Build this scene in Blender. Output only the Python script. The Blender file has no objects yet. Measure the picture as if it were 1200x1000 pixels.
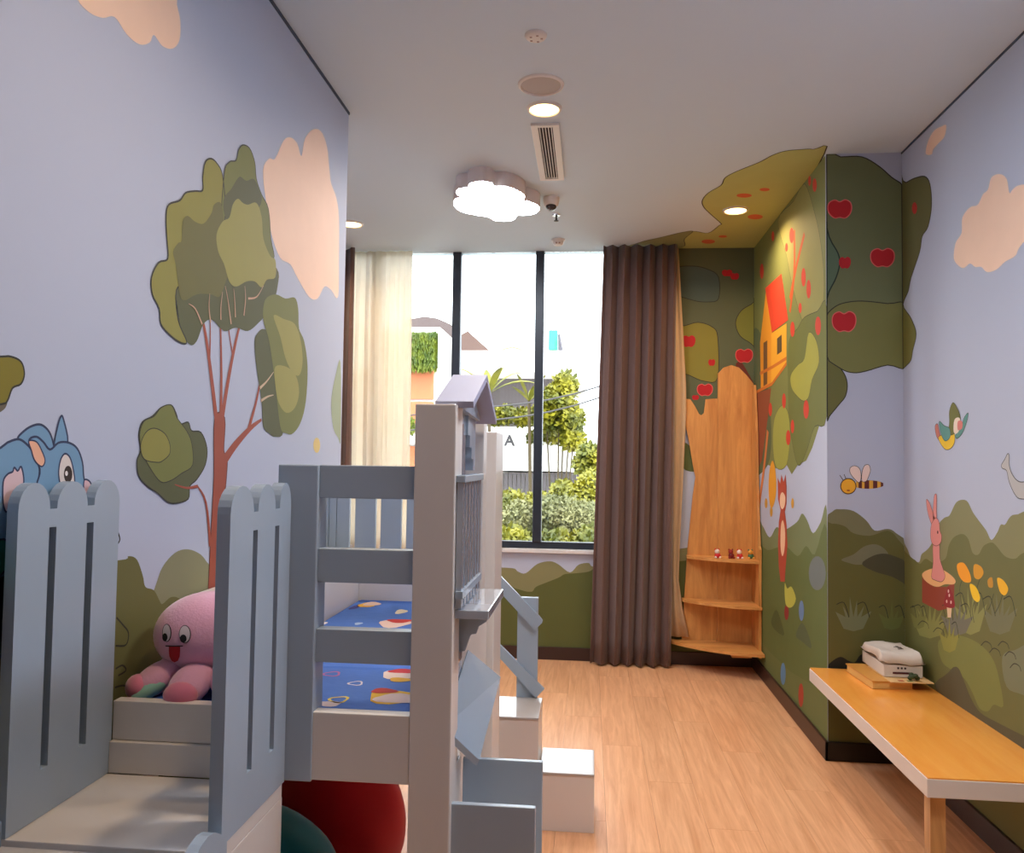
import bpy, bmesh, math, random
import numpy as np
from mathutils import Vector, Matrix
from mathutils.geometry import tessellate_polygon
random.seed(7)
S = bpy.context.scene
COL = S.collection

# ------------------------------------------------------------------ camera
F, YAW, PIT, ROL, CZ = 934.7, -.0971, .0424, .0141, 1.3422      # pixels (1200 wide), radians, metres
_cy, _sy, _cp, _sp = math.cos(YAW), math.sin(YAW), math.cos(PIT), math.sin(PIT)
_w = np.array([_sy*_cp, _cy*_cp, _sp]); _r0 = np.array([_cy, -_sy, 0.]); _u0 = np.cross(_r0, _w)
_c, _s = math.cos(ROL), math.sin(ROL)
_r = _c*_r0 + _s*_u0; _u = -_s*_r0 + _c*_u0
cam = bpy.data.cameras.new('camera'); camo = bpy.data.objects.new('camera', cam); COL.objects.link(camo)
cam.sensor_fit = 'HORIZONTAL'; cam.sensor_width = 36; cam.lens = F/1200*36; cam.clip_start = .02; cam.clip_end = 300
camo.matrix_world = Matrix(((_r[0], _u[0], -_w[0], 0), (_r[1], _u[1], -_w[1], 0), (_r[2], _u[2], -_w[2], CZ), (0, 0, 0, 1)))
S.camera = camo

def U(px, py, ax, val):
    """photo pixel -> world point on the plane ax = val"""
    d = (px-600)/F*_r - (py-500)/F*_u + _w
    o = np.array([0, 0, CZ]); k = 'xyz'.index(ax)
    return o + (val-o[k])/d[k]*d

# ------------------------------------------------------------------ world, sun, exposure
W = bpy.data.worlds.new('sky'); S.world = W; W.use_nodes = True
bg = W.node_tree.nodes['Background']
bg.inputs[0].default_value = (.86, .94, 1, 1); bg.inputs[1].default_value = 5.5
sun = bpy.data.lights.new('sun', 'SUN'); sun.energy = 2.5; sun.angle = .03; sun.color = (1, .93, .8)
suno = bpy.data.objects.new('sun', sun); COL.objects.link(suno); suno.rotation_euler = (math.radians(38), 0, math.radians(35))
suno.location = (0, 3, 12)
S.view_settings.view_transform = 'Standard'; S.view_settings.look = 'None'
S.view_settings.gamma = 1; S.view_settings.use_curve_mapping = False
S.view_settings.exposure = 0.1
DOWN_W, CLOUD_E = 8, 42

# ------------------------------------------------------------------ helpers
def lin(c):
    return tuple(((v/255)/12.92 if v/255 <= .04045 else ((v/255+.055)/1.055)**2.4) for v in c)
MATS = {}
def mat(name, rgb, rough=.5, k=1.0, metal=0, var=.06, scale=8, bump=0, bscale=60, spec=.5, coat=0, sheen=0, trans=0):
    if name in MATS: return MATS[name]
    m = bpy.data.materials.new(name); m.use_nodes = True; MATS[name] = m
    nt = m.node_tree; b = nt.nodes['Principled BSDF']
    c = [min(.95, v*k) for v in lin(rgb)]
    tc = nt.nodes.new('ShaderNodeTexCoord')
    n = nt.nodes.new('ShaderNodeTexNoise'); n.inputs['Scale'].default_value = scale; n.inputs['Detail'].default_value = 4
    nt.links.new(tc.outputs['Object'], n.inputs['Vector'])
    mx = nt.nodes.new('ShaderNodeMix'); mx.data_type = 'RGBA'
    mx.inputs[6].default_value = (*[v*(1-var) for v in c], 1); mx.inputs[7].default_value = (*[min(1, v*(1+var)) for v in c], 1)
    nt.links.new(n.outputs['Fac'], mx.inputs[0]); nt.links.new(mx.outputs[2], b.inputs['Base Color'])
    b.inputs['Roughness'].default_value = rough; b.inputs['Metallic'].default_value = metal
    b.inputs['Specular IOR Level'].default_value = spec; b.inputs['Coat Weight'].default_value = coat
    b.inputs['Sheen Weight'].default_value = sheen
    if bump:
        n2 = nt.nodes.new('ShaderNodeTexNoise'); n2.inputs['Scale'].default_value = bscale; n2.inputs['Detail'].default_value = 3
        nt.links.new(tc.outputs['Object'], n2.inputs['Vector'])
        bp = nt.nodes.new('ShaderNodeBump'); bp.inputs['Strength'].default_value = bump; bp.inputs['Distance'].default_value = .01
        nt.links.new(n2.outputs['Fac'], bp.inputs['Height']); nt.links.new(bp.outputs[0], b.inputs['Normal'])
    return m
def emit(name, rgb, e):
    if name in MATS: return MATS[name]
    m = bpy.data.materials.new(name); m.use_nodes = True; MATS[name] = m
    nt = m.node_tree; b = nt.nodes['Principled BSDF']
    b.inputs['Base Color'].default_value = (*lin(rgb), 1); b.inputs['Emission Color'].default_value = (*lin(rgb), 1)
    b.inputs['Emission Strength'].default_value = e
    return m
def wood(name, dark, light, rough=.4, axis='y', stretch=14, rnd=.12, k=1.0, coat=0, scale=2.2):
    if name in MATS: return MATS[name]
    m = bpy.data.materials.new(name); m.use_nodes = True; MATS[name] = m
    nt = m.node_tree; b = nt.nodes['Principled BSDF']; L = nt.links.new
    tc = nt.nodes.new('ShaderNodeTexCoord'); oi = nt.nodes.new('ShaderNodeObjectInfo')
    mp = nt.nodes.new('ShaderNodeMapping')
    sc = {'x': (1, stretch, stretch), 'y': (stretch, 1, stretch), 'z': (stretch, stretch, 1)}[axis]
    mp.inputs['Scale'].default_value = sc
    cm = nt.nodes.new('ShaderNodeVectorMath'); cm.operation = 'SCALE'; cm.inputs[0].default_value = (7, 13, 5)
    L(oi.outputs['Random'], cm.inputs['Scale']); 
    ad = nt.nodes.new('ShaderNodeVectorMath'); L(tc.outputs['Object'], ad.inputs[0]); L(cm.outputs[0], ad.inputs[1])
    L(ad.outputs[0], mp.inputs['Vector'])
    n = nt.nodes.new('ShaderNodeTexNoise'); n.inputs['Scale'].default_value = scale; n.inputs['Detail'].default_value = 8; n.inputs['Roughness'].default_value = .65
    n.inputs['Distortion'].default_value = .6
    L(mp.outputs[0], n.inputs['Vector'])
    cr = nt.nodes.new('ShaderNodeValToRGB'); cr.color_ramp.elements[0].position = .3; cr.color_ramp.elements[1].position = .68
    cr.color_ramp.elements[0].color = (*[v*k for v in lin(dark)], 1); cr.color_ramp.elements[1].color = (*[v*k for v in lin(light)], 1)
    L(n.outputs['Fac'], cr.inputs[0])
    hs = nt.nodes.new('ShaderNodeHueSaturation')
    mr = nt.nodes.new('ShaderNodeMapRange'); mr.inputs[3].default_value = 1-rnd; mr.inputs[4].default_value = 1+rnd
    L(oi.outputs['Random'], mr.inputs[0]); L(mr.outputs[0], hs.inputs['Value']); L(cr.outputs[0], hs.inputs['Color'])
    L(hs.outputs[0], b.inputs['Base Color']); b.inputs['Roughness'].default_value = rough; b.inputs['Coat Weight'].default_value = coat
    b.inputs['Coat Roughness'].default_value = .2
    return m

class MB:
    def __init__(s): s.v = []; s.f = []; s.sm = []
    def add(s, vs, fs, smooth=False):
        o = len(s.v); s.v += [tuple(float(c) for c in v) for v in vs]
        for f in fs: s.f.append([i+o for i in f]); s.sm.append(smooth)
        return s
    def box(s, x0, x1, y0, y1, z0, z1, bev=0):
        if bev <= 0:
            v = [(x0,y0,z0),(x1,y0,z0),(x1,y1,z0),(x0,y1,z0),(x0,y0,z1),(x1,y0,z1),(x1,y1,z1),(x0,y1,z1)]
            return s.add(v, [(0,3,2,1),(4,5,6,7),(0,1,5,4),(1,2,6,5),(2,3,7,6),(3,0,4,7)])
        bm = bmesh.new(); r = bmesh.ops.create_cube(bm, size=1)
        for v in bm.verts: v.co = ((x0+x1)/2+v.co.x*(x1-x0), (y0+y1)/2+v.co.y*(y1-y0), (z0+z1)/2+v.co.z*(z1-z0))
        bmesh.ops.bevel(bm, geom=bm.edges[:], offset=bev, segments=2, affect='EDGES', profile=.6)
        return s.bm(bm)
    def bm(s, bm, smooth=False):
        bm.verts.index_update(); s.add([v.co[:] for v in bm.verts], [[v.index for v in f.verts] for f in bm.faces], smooth); bm.free(); return s
    def prism(s, pts, ax, a, b):
        """outline pts (2D, the two other axes in xyz order) extruded along ax from a to b"""
        k = 'xyz'.index(ax); o = [i for i in range(3) if i != k]
        def mk(p, t):
            q = [0, 0, 0]; q[o[0]] = p[0]; q[o[1]] = p[1]; q[k] = t; return q
        n = len(pts); vs = [mk(p, a) for p in pts]+[mk(p, b) for p in pts]
        tri = tessellate_polygon([[Vector((p[0], p[1], 0)) for p in pts]])
        fs = [tuple(t) for t in tri]+[tuple(i+n for i in reversed(t)) for t in tri]+[(i, (i+1) % n, (i+1) % n+n, i+n) for i in range(n)]
        s.add(vs, fs); return s
    def poly3(s, top, thick):
        """flat 3D polygon given a thickness vector"""
        n = len(top); t = Vector(thick); vs = [Vector(p) for p in top]+[Vector(p)+t for p in top]
        s.add(vs, [tuple(range(n)), tuple(range(2*n-1, n-1, -1))]+[(i, (i+1) % n, (i+1) % n+n, i+n) for i in range(n)]); return s
    def lathe(s, prof, c=(0,0,0), n=32, axis='z', smooth=True, caps=True):
        vs = []; fs = []
        for (r, z) in prof:
            for i in range(n):
                a = 2*math.pi*i/n; p = (r*math.cos(a), r*math.sin(a), z)
                if axis == 'y': p = (p[0], p[2], p[1])
                if axis == 'x': p = (p[2], p[0], p[1])
                vs.append((c[0]+p[0], c[1]+p[1], c[2]+p[2]))
        m = len(prof)
        for j in range(m-1):
            for i in range(n): fs.append((j*n+i, j*n+(i+1) % n, (j+1)*n+(i+1) % n, (j+1)*n+i))
        s.add(vs, fs, smooth)
        if caps and prof[0][0] > 1e-6: s.add(vs[:n], [tuple(range(n))][::-1])
        if caps and prof[-1][0] > 1e-6: s.add(vs[-n:], [tuple(range(n))])
        return s
    def ell(s, c, r, rot=None, n=20, m=12, fn=None):
        R = rot or Matrix.Identity(3); vs = []; fs = []
        for j in range(m+1):
            t = math.pi*j/m
            for i in range(n):
                a = 2*math.pi*i/n; p = Vector((math.sin(t)*math.cos(a), math.sin(t)*math.sin(a), math.cos(t)))
                if fn: p = fn(p)
                p = Vector((p.x*r[0], p.y*r[1], p.z*r[2])); p = R @ p; vs.append((c[0]+p.x, c[1]+p.y, c[2]+p.z))
        for j in range(m):
            for i in range(n): fs.append((j*n+i, (j+1)*n+i, (j+1)*n+(i+1) % n, j*n+(i+1) % n))
        return s.add(vs, fs, True)
    def tube(s, pts, r, n=8):
        pts = [Vector(p) for p in pts]; vs = []; fs = []; rr = r if isinstance(r, (list, tuple)) else [r]*len(pts)
        for j, p in enumerate(pts):
            d = (pts[min(j+1, len(pts)-1)]-pts[max(j-1, 0)]).normalized()
            a = d.cross(Vector((0, 0, 1))) if abs(d.z) < .95 else d.cross(Vector((1, 0, 0))); a.normalize(); b = d.cross(a)
            for i in range(n):
                t = 2*math.pi*i/n; vs.append(p+(a*math.cos(t)+b*math.sin(t))*rr[j])
        for j in range(len(pts)-1):
            for i in range(n): fs.append((j*n+i, j*n+(i+1) % n, (j+1)*n+(i+1) % n, (j+1)*n+i))
        s.add(vs, fs, True); s.add(vs[:n], [tuple(range(n))]); s.add(vs[-n:], [tuple(range(n))]); return s
    def build(s, name, material, parent=None, **kw):
        me = bpy.data.meshes.new(name); V = np.array(s.v)
        lo, hi = V.min(0), V.max(0); base = Vector(((lo[0]+hi[0])/2, (lo[1]+hi[1])/2, lo[2]))
        me.from_pydata([tuple(Vector(v)-base) for v in s.v], [], s.f); me.update()
        bm = bmesh.new(); bm.from_mesh(me); bmesh.ops.remove_doubles(bm, verts=bm.verts, dist=1e-6)
        if len(bm.faces) > 1: bmesh.ops.recalc_face_normals(bm, faces=bm.faces)
        bm.to_mesh(me); bm.free()
        if any(s.sm):
            for p in me.polygons: p.use_smooth = True
            try: me.set_sharp_from_angle(angle=math.radians(40))
            except Exception: pass
        me.materials.append(material)
        o = bpy.data.objects.new(name, me); COL.objects.link(o)
        if parent is not None:
            o.parent = parent; o.location = base-wloc(parent)
        else: o.location = base
        for k, v in kw.items(): o[k] = v
        return o
def wloc(o):
    p = Vector(o.location)
    while o.parent: o = o.parent; p = p+Vector(o.location)
    return p
def thing(name, loc, label, category, group=None, kind=None):
    o = bpy.data.objects.new(name, None); COL.objects.link(o); o.location = loc; o.empty_display_size = .05
    if label: o['label'] = label
    if category: o['category'] = category
    if group: o['group'] = group
    if kind: o['kind'] = kind
    return o

# ------------------------------------------------------------------ room dimensions (metres)
H, XL, XR, XP, DP, DW, DE = 2.8, -1.0244, 1.434, 1.094, 3.812, 5.46, 3.222
XB, YB = -2.7, -3.4
WX0, WX1, SILL = -2.3, .5, .741

M_wall = mat('pale_blue_wall_paint', (186, 195, 216), .75, k=1.0, var=.02, scale=2)
M_ceil = mat('ceiling_white_paint', (206, 222, 234), .85, var=.015, scale=2)
M_base = mat('dark_brown_skirting', (58, 36, 30), .4)
M_blackbase = mat('black_skirting', (24, 20, 20), .4)
M_white = mat('white_gloss_paint', (228, 222, 216), .28, var=.02, scale=3)
M_blue = mat('pale_blue_gloss_paint', (168, 184, 200), .25, var=.025, scale=3)
M_gloss = mat('pale_gloss_lacquer', (186, 194, 206), .06, var=.02, scale=3, coat=1)
M_roofp = mat('lavender_satin_paint', (172, 178, 206), .55, var=.02, scale=3)
M_floor = wood('oak_floor', (214, 152, 106), (246, 192, 146), .32, 'y', 16, .05)
M_frame = mat('dark_window_frame', (38, 46, 58), .4)

# floor
fl = MB().box(XB, XR+.1, YB, DW+.12, -.12, -.008).build('floor', mat('subfloor', (70, 50, 34), .8), kind='structure')
pw, pl = .185, 1.22; r = 0; x = XB
while x < XR:
    y = YB-(r*.41 % pl)
    while y < DW+.1:
        a, b = max(y, YB), min(y+pl, DW+.1); x1 = min(x+pw, XR)
        if b-a > .02: MB().box(x+.0004, x1-.0004, a+.0004, b-.0004, -.0085, 0).build('plank', M_floor, fl)
        y += pl
    x += pw; r += 1

# ceiling and walls
ceil = MB().box(XB, XR+.1, YB, DW+.12, H, H+.1).build('ceiling', M_ceil, kind='structure')
wl = MB().box(XL-.15, XL, YB, DE, 0, H-.004).build('wall_left', M_wall, kind='structure')
MB().box(XB, XL-.15, DE-.15, DE, 0, H).build('wall_left_return', M_wall, kind='structure')
MB().box(XB-.1, XB, DE-.15, DW+.12, 0, H).build('wall_far_left', M_wall, kind='structure')
MB().box(XL-.15, XR+.1, YB-.1, YB, 0, H).build('wall_behind', mat('brown_low_bounce', (120, 92, 74), .6), kind='structure')  # unseen end wall, coloured dark to cut light bounced onto the bed front
wr = MB().box(XR, XR+.1, YB, DP, 0, H).build('wall_right', M_wall, kind='structure')
wp = MB().box(XP, XR+.1, DP, DW+.12, 0, H).build('wall_pillar', M_wall, kind='structure')
ww = MB().box(XB, XP, DW, DW+.12, 0, SILL-.024).box(XB, WX0, DW, DW+.12, SILL-.024, H).box(WX1, XP, DW, DW+.12, SILL-.024, H).build('wall_window', M_wall, kind='structure')
MB().box(XL-.001, XL+.004, YB, DE+.002, H-.012, H).build('trim_1', mat('shadow_gap_blue', (60, 72, 92), .7), kind='structure')
MB().box(XR-.004, XR, YB, DP, H-.008, H).build('trim_2', MATS['shadow_gap_blue'], kind='structure')
MB().box(WX0, WX1, DW-.03, DW+.1, SILL-.024, SILL, .003).build('trim_3', mat('white_sill', (225, 224, 224), .35), kind='structure')
BH = .085
MB().box(XB, XP, DW-.014, DW, 0, BH, .003).build('baseboard_window', M_base, kind='structure')
MB().box(XP-.014, XP, DP-.014, DW-.014, 0, BH, .003).build('baseboard_pillar', M_base, kind='structure')
MB().box(XP-.014, XR-.014, DP-.014, DP, 0, BH, .003).build('baseboard_pillar_front', M_blackbase, kind='structure')
MB().box(XR-.014, XR, YB, DP-.014, 0, BH, .003).build('baseboard_right', M_base, kind='structure')
MB().box(XL, XL+.014, YB, DE, 0, BH, .003).build('baseboard_left', M_base, kind='structure')

# window
win = thing('window_1', ((WX0+WX1)/2, DW+.06, SILL), None, None, kind='structure')
def glassmat():
    m = bpy.data.materials.new('window_glass'); m.use_nodes = True; nt = m.node_tree; nt.nodes.clear(); L = nt.links.new
    out = nt.nodes.new('ShaderNodeOutputMaterial'); t = nt.nodes.new('ShaderNodeBsdfTransparent'); g = nt.nodes.new('ShaderNodeBsdfGlossy')
    t.inputs[0].default_value = (.97, .98, .98, 1); g.inputs['Roughness'].default_value = .01; fr = nt.nodes.new('ShaderNodeFresnel'); fr.inputs[0].default_value = 1.3
    mx = nt.nodes.new('ShaderNodeMixShader'); L(fr.outputs[0], mx.inputs[0]); L(t.outputs[0], mx.inputs[1]); L(g.outputs[0], mx.inputs[2]); L(mx.outputs[0], out.inputs[0])
    return m
M_glass = glassmat()
MB().box(WX0, WX1, DW+.03, DW+.09, SILL, SILL+.046, .004).build('bottom_rail', M_frame, win)
mull = [WX0, -2.09, -1.52, -.937, -.354, .23, WX1]
for i, x in enumerate(mull):
    hw = .03
    MB().box(x-hw if i else x, x+hw if i < len(mull)-1 else x, DW+.02, DW+.09, SILL+.046, H-.0005, .004).build('mullion', M_frame, win)
for a, b in zip(mull[:-1], mull[1:]):
    MB().box(a+.03, b-.03, DW+.052, DW+.058, SILL+.046, H-.0005).build('pane', M_glass, win)

# ------------------------------------------------------------------ wall painting: flat paint shapes lying on the walls
def smooth_loop(pts, n=4, closed=True):
    m = len(pts); out = []
    rng = range(m) if closed else range(m-1)
    for i in rng:
        g = (lambda j: pts[j % m]) if closed else (lambda j: pts[max(0, min(m-1, j))])
        p0, p1, p2, p3 = [np.array(g(i+k), float) for k in (-1, 0, 1, 2)]
        for t in np.arange(n)/n:
            out.append(tuple(.5*((2*p1)+(p2-p0)*t+(2*p0-5*p1+4*p2-p3)*t*t+(3*p1-p0-3*p2+p3)*t**3)))
    if not closed: out.append(tuple(pts[-1]))
    return out
PL = {'L': ('x', XL, 1, wl), 'R': ('x', XR, -1, wr), 'P': ('x', XP, -1, wp), 'Q': ('y', DP, -1, wp), 'W': ('y', DW, -1, ww), 'C': ('z', H, -1, ceil)}
LIM = {'L': (1, YB, DE-.001), 'R': (1, YB, DP-.001), 'P': (1, DP+.001, DW-.001), 'Q': (0, XP+.001, XR-.001), 'W': (0, XB, XP-.001), 'C': (1, YB, DW-.001)}
PK = 1.0
def paint(rgb):
    return mat('paint_%02x%02x%02x' % tuple(rgb), rgb, .7, k=PK, var=.05, scale=9)
def to_wall(w, pts, lev):
    ax, val, sg, _ = PL[w]; k = 'xyz'.index(ax); li, lo, hi = LIM[w]; out = []
    for p in pts:
        q = U(p[0], p[1], ax, val); q[k] = val+sg*(.0005+lev*.0002)
        q[li] = min(max(q[li], lo), hi); q[2] = min(max(q[2], .001), H-(.0005 if w != 'C' else 0)) if w != 'C' else q[2]
        if w in 'RL' : pass
        out.append(q)
    return out
def flat(w, name, q3, rgb, parent=None):
    ax = PL[w][0]; k = 'xyz'.index(ax); o = [i for i in range(3) if i != k]
    tri = tessellate_polygon([[Vector((p[o[0]], p[o[1]], 0)) for p in q3]])
    b = MB(); b.add(q3, [tuple(t) for t in tri])
    ob = b.build(name, paint(rgb), parent or PL[w][3])
    n = Vector((0, 0, 0)); n['xyz'.index(ax)] = PL[w][2]
    me = ob.data
    if len(me.polygons) and sum(p.normal.dot(n)*p.area for p in me.polygons) < 0: me.flip_normals()
    return ob
def stroke(w, name, pts, width, rgb, lev, parent=None, closed=False, sm=True, taper=False):
    if sm: pts = smooth_loop(pts, 4, closed)
    q = [Vector(p) for p in to_wall(w, pts, lev)]
    n = Vector((0, 0, 0)); n['xyz'.index(PL[w][0])] = 1
    if closed: q.append(q[0])
    vs = []; m = len(q)
    for i, p in enumerate(q):
        a, b_ = q[max(i-1, 0)], q[min(i+1, m-1)]
        if closed and i in (0, m-1): a, b_ = q[m-2], q[1]
        d = (b_-a); d = d.normalized() if d.length > 1e-9 else Vector((0, 0, 1)); s_ = d.cross(n)
        wd = width*(1-.75*i/(m-1)) if taper else width
        vs += [p+s_*wd/2, p-s_*wd/2]
    b = MB(); b.add(vs, [(2*i, 2*i+1, 2*i+3, 2*i+2) for i in range(m-1)])
    return b.build(name, paint(rgb), parent or PL[w][3])
def mur(w, name, pts, rgb, lev=1, parent=None, sm=True, ol=0, olc=(45, 45, 38)):
    q = smooth_loop(pts) if sm else pts
    o = flat(w, name, to_wall(w, q, lev), rgb, parent)
    if ol: stroke(w, 'painted_outline', pts, ol*.75, olc, lev+.4, o, True, sm)
    return o
def oval(w, name, cx, cy, rx, ry, rgb, lev=1, parent=None, n=18, ol=0, olc=(60, 30, 25)):
    pts = [(cx+rx*math.cos(2*math.pi*i/n), cy+ry*math.sin(2*math.pi*i/n)) for i in range(n)]
    o = flat(w, name, to_wall(w, pts, lev), rgb, parent)
    if ol: stroke(w, 'painted_outline', pts, ol, olc, lev+.4, o, True, False)
    return o
def band(w, name, rgb, z0, z1, a, b, lev):
    ax, val, sg, p = PL[w]; t = val+sg*(.0005+lev*.0002)
    q = [(t, a, z0), (t, b, z0), (t, b, z1), (t, a, z1)] if ax == 'x' else [(a, t, z0), (b, t, z0), (b, t, z1), (a, t, z1)]
    return flat(w, name, [np.array(v, float) for v in q], rgb)
def apple(w, cx, cy, rx, ry, lev=4, rgb=(190, 22, 34)):
    pts = [(-1, -.15), (-.85, -.7), (-.4, -.95), (0, -.75), (.45, -.98), (.88, -.7), (1, -.1), (.85, .55), (.45, .97), (0, .9), (-.45, .97), (-.88, .5)]
    return mur(w, 'painted_apple', [(cx+x*rx, cy+y*ry) for x, y in pts], rgb, lev, ol=.006 if rx > 8 else 0, olc=(225, 105, 100))

OL, MID, DRK, LGT, HILL, HILL2 = (142, 138, 64), (118, 122, 62), (88, 92, 58), (156, 152, 80), (138, 138, 104), (108, 106, 56)
PEACH = (250, 215, 190); BRN = (160, 78, 58)
# --- left wall
mur('L', 'painted_cloud', [(91,0),(105,15),(120,21),(134,20),(148,40),(163,52),(175,50),(180,41),(190,54),(202,57),(210,47),(211,25),(207,5),(203,-20),(140,-40),(90,-20)], PEACH, 1)
mur('L', 'painted_cloud', [(308,200),(315,186),(322,186),(332,165),(340,161),(348,168),(353,183),(357,163),(366,152),(376,154),(383,172),(386,200),(388,215),(394,232),(397,255),(397,300),(396,348),(388,340),(380,336),(372,350),(362,348),(348,325),(340,310),(328,302),(318,275),(312,240)], PEACH, 1)
tr = mur('L', 'painted_tree', [(242,760),(246,640),(250,560),(251,490),(263,490),(262,528),(266,535),(265,560),(261,600),(259,650),(258,760)], BRN, 3, ol=.005, olc=(90, 40, 36))
_bl = [0]
def stk(pts, wd, lev=3.5, c=BRN, n='painted_branch'):
    _bl[0] += 1; return stroke('L', n, pts, wd, c, lev+.04*_bl[0], tr, taper=True)
stk([(254,500),(247,440),(240,390),(234,368),(224,358)], .022)
stk([(258,500),(259,440),(258,380),(258,350)], .018)
stk([(259,495),(268,440),(276,400),(284,368),(290,345)], .022)
stk([(273,420),(268,390),(263,345)], .009); stk([(245,420),(246,390),(245,345)], .009)
stk([(259,545),(275,522),(293,502),(306,492)], .034); stk([(290,506),(300,470),(306,440),(314,405)], .018)
stk([(304,455),(312,447),(320,436)], .01, 6.2, (205, 180, 150), 'painted_twig'); stk([(305,470),(313,465),(320,463)], .01, 6.2, (205, 180, 150), 'painted_twig')
stk([(246,640),(241,590),(231,570)], .016); stk([(231,570),(218,572),(204,568)], .009, 6.2)
for p in ([(236,380),(228,362),(220,356)], [(246,378),(244,360),(245,344)], [(270,380),(266,350),(263,335)], [(290,350),(300,348),(308,335)], [(285,370),(287,350),(286,335)], [(258,375),(258,360),(260,342)], [(275,372),(274,350),(273,338)]):
    stk(p, .007, 8, (205, 165, 140), 'painted_twig')
mur('L', 'painted_leaves', [(205,310),(206,350),(212,388),(222,404),(230,400),(238,380),(248,375),(262,388),(276,384),(290,388),(303,378),(318,360),(325,335),(324,315),(300,300)], DRK, 4, tr)
mur('L', 'painted_leaves', [(240,190),(247,186),(254,192),(260,205),(263,240),(258,280),(220,330),(206,340),(208,375),(218,400),(212,402),(200,394),(188,380),(186,362),(178,345),(177,325),(185,308),(196,303),(195,280),(194,255),(197,240),(210,235),(217,226),(228,224),(237,223),(237,208)], OL, 5, tr, ol=.006)
mur('L', 'painted_leaves', [(262,205),(268,190),(276,188),(279,176),(284,170),(292,174),(298,190),(300,210),(306,228),(314,245),(317,280),(320,304),(300,300),(262,270)], MID, 5.2, tr, ol=.005)
mur('L', 'painted_leaves', [(262,232),(270,222),(276,212),(281,207),(288,212),(297,210),(304,225),(306,235),(300,245),(270,260),(262,250)], DRK, 6, tr)
mur('L', 'painted_leaves', [(213,260),(219,253),(228,260),(238,262),(247,250),(250,240),(258,238),(262,260),(268,310),(262,335),(256,348),(246,345),(230,345),(216,352),(210,345),(205,310),(202,295),(208,285),(212,282)], HILL2, 6.5, tr)
mur('L', 'painted_leaves', [(278,233),(284,238),(290,240),(300,238),(306,255),(308,280),(316,300),(322,305),(322,325),(312,328),(306,337),(298,330),(288,330),(276,336),(268,330),(262,310),(255,295),(253,275),(260,260),(268,255),(272,240)], LGT, 7, tr)
mur('L', 'painted_leaves', [(298,400),(302,390),(310,386),(330,400),(330,450),(332,505),(322,512),(315,508),(308,500),(306,470),(300,430)], DRK, 4, tr)
mur('L', 'painted_leaves', [(310,352),(322,345),(334,350),(345,349),(349,362),(350,385),(356,400),(360,430),(358,470),(352,495),(343,508),(335,508),(328,500),(322,450),(315,400),(308,375)], MID, 5, tr)
mur('L', 'painted_leaves', [(320,370),(332,374),(345,380),(352,400),(354,425),(350,440),(342,436),(334,420),(328,395)], LGT, 6, tr)
mur('L', 'painted_leaves', [(322,430),(335,430),(346,440),(350,460),(345,478),(335,484),(326,472),(322,450)], LGT, 6, tr)
mur('L', 'painted_leaves', [(188,478),(200,475),(206,485),(210,497),(220,495),(224,505),(235,507),(242,525),(240,545),(230,562),(222,570),(220,585),(205,590),(195,588),(184,578),(172,570),(162,558),(160,540),(164,528),(162,510),(166,495),(178,488)], DRK, 4, tr, ol=.005)
mur('L', 'painted_leaves', [(188,478),(200,475),(207,490),(218,505),(224,520),(225,545),(212,555),(200,563),(188,565),(176,550),(166,530),(163,510),(168,494),(180,488)], MID, 5, tr, ol=.003)
mur('L', 'painted_leaves', [(170,507),(180,502),(192,508),(198,520),(198,532),(190,540),(183,542),(168,538),(164,522)], OL, 6, tr, ol=.003)
mur('L', 'painted_hill', [(150,770),(180,692),(190,665),(205,648),(220,644),(235,650),(250,664),(270,640),(300,620),(330,640),(360,620),(399,640),(399,770)], HILL, 1)
mur('L', 'painted_hill', [(-60,690),(30,660),(137,657),(150,652),(160,656),(167,675),(170,688),(180,692),(187,705),(190,708),(200,700),(210,702),(220,715),(250,730),(320,700),(399,700),(399,800),(250,860),(-60,1060)], HILL2, 2)
band('L', 'painted_grass', HILL2, .001, .72, YB, DE-.002, 1.6)
for p in ([(136,724),(143,732),(150,742),(147,756),(135,757)], [(135,784),(143,780),(147,786),(138,792)], [(134,806),(146,804),(155,815)], [(137,622),(140,632),(137,638)]): stroke('L', 'painted_line', p, .004, (50, 48, 34), 3)
mur('L', 'painted_bush', [(399,425),(393,440),(388,470),(390,500),(396,513),(399,514)], (160, 172, 140), 1)
oval('L', 'painted_flower', 371, 522, 4, 9, (225, 200, 130), 1)
mur('L', 'painted_bush', [(0,418),(12,418),(24,424),(28,438),(24,450),(14,455),(8,470),(0,474),(-40,480),(-40,418)], (128, 118, 24), 2, ol=.005)
mur('L', 'painted_bush', [(-4,470),(8,466),(6,478),(-4,484)], (105, 95, 80), 1)
# blue cartoon animal
AN, ANO = (116, 158, 192), (48, 58, 92)
an = mur('L', 'painted_blue_animal', [(-60,570),(0,525),(10,518),(22,515),(32,522),(38,530),(45,545),(45,560),(40,580),(28,650),(0,770),(-60,800)], AN, 2, ol=.006, olc=ANO)
mur('L', 'painted_back', [(20,515),(28,505),(38,499),(48,498),(57,506),(62,520),(63,535),(45,545),(30,525)], AN, 1.2, an, ol=.006, olc=ANO)
mur('L', 'painted_tuft', [(63,523),(67,500),(71,488),(74,492),(79,518),(70,535)], AN, 1.6, an, ol=.006, olc=ANO)
mur('L', 'painted_head', [(58,527),(68,519),(80,519),(90,526),(96,542),(98,562),(104,575),(103,590),(90,605),(60,615),(40,605),(42,570),(46,550),(35,525),(34,515),(42,512),(50,518)], AN, 3, an, ol=.006, olc=ANO)
mur('L', 'painted_ear', [(33,517),(42,518),(48,528),(52,540),(48,547),(40,540),(36,528)], (236, 180, 150), 4, an, ol=.004, olc=ANO)
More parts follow.
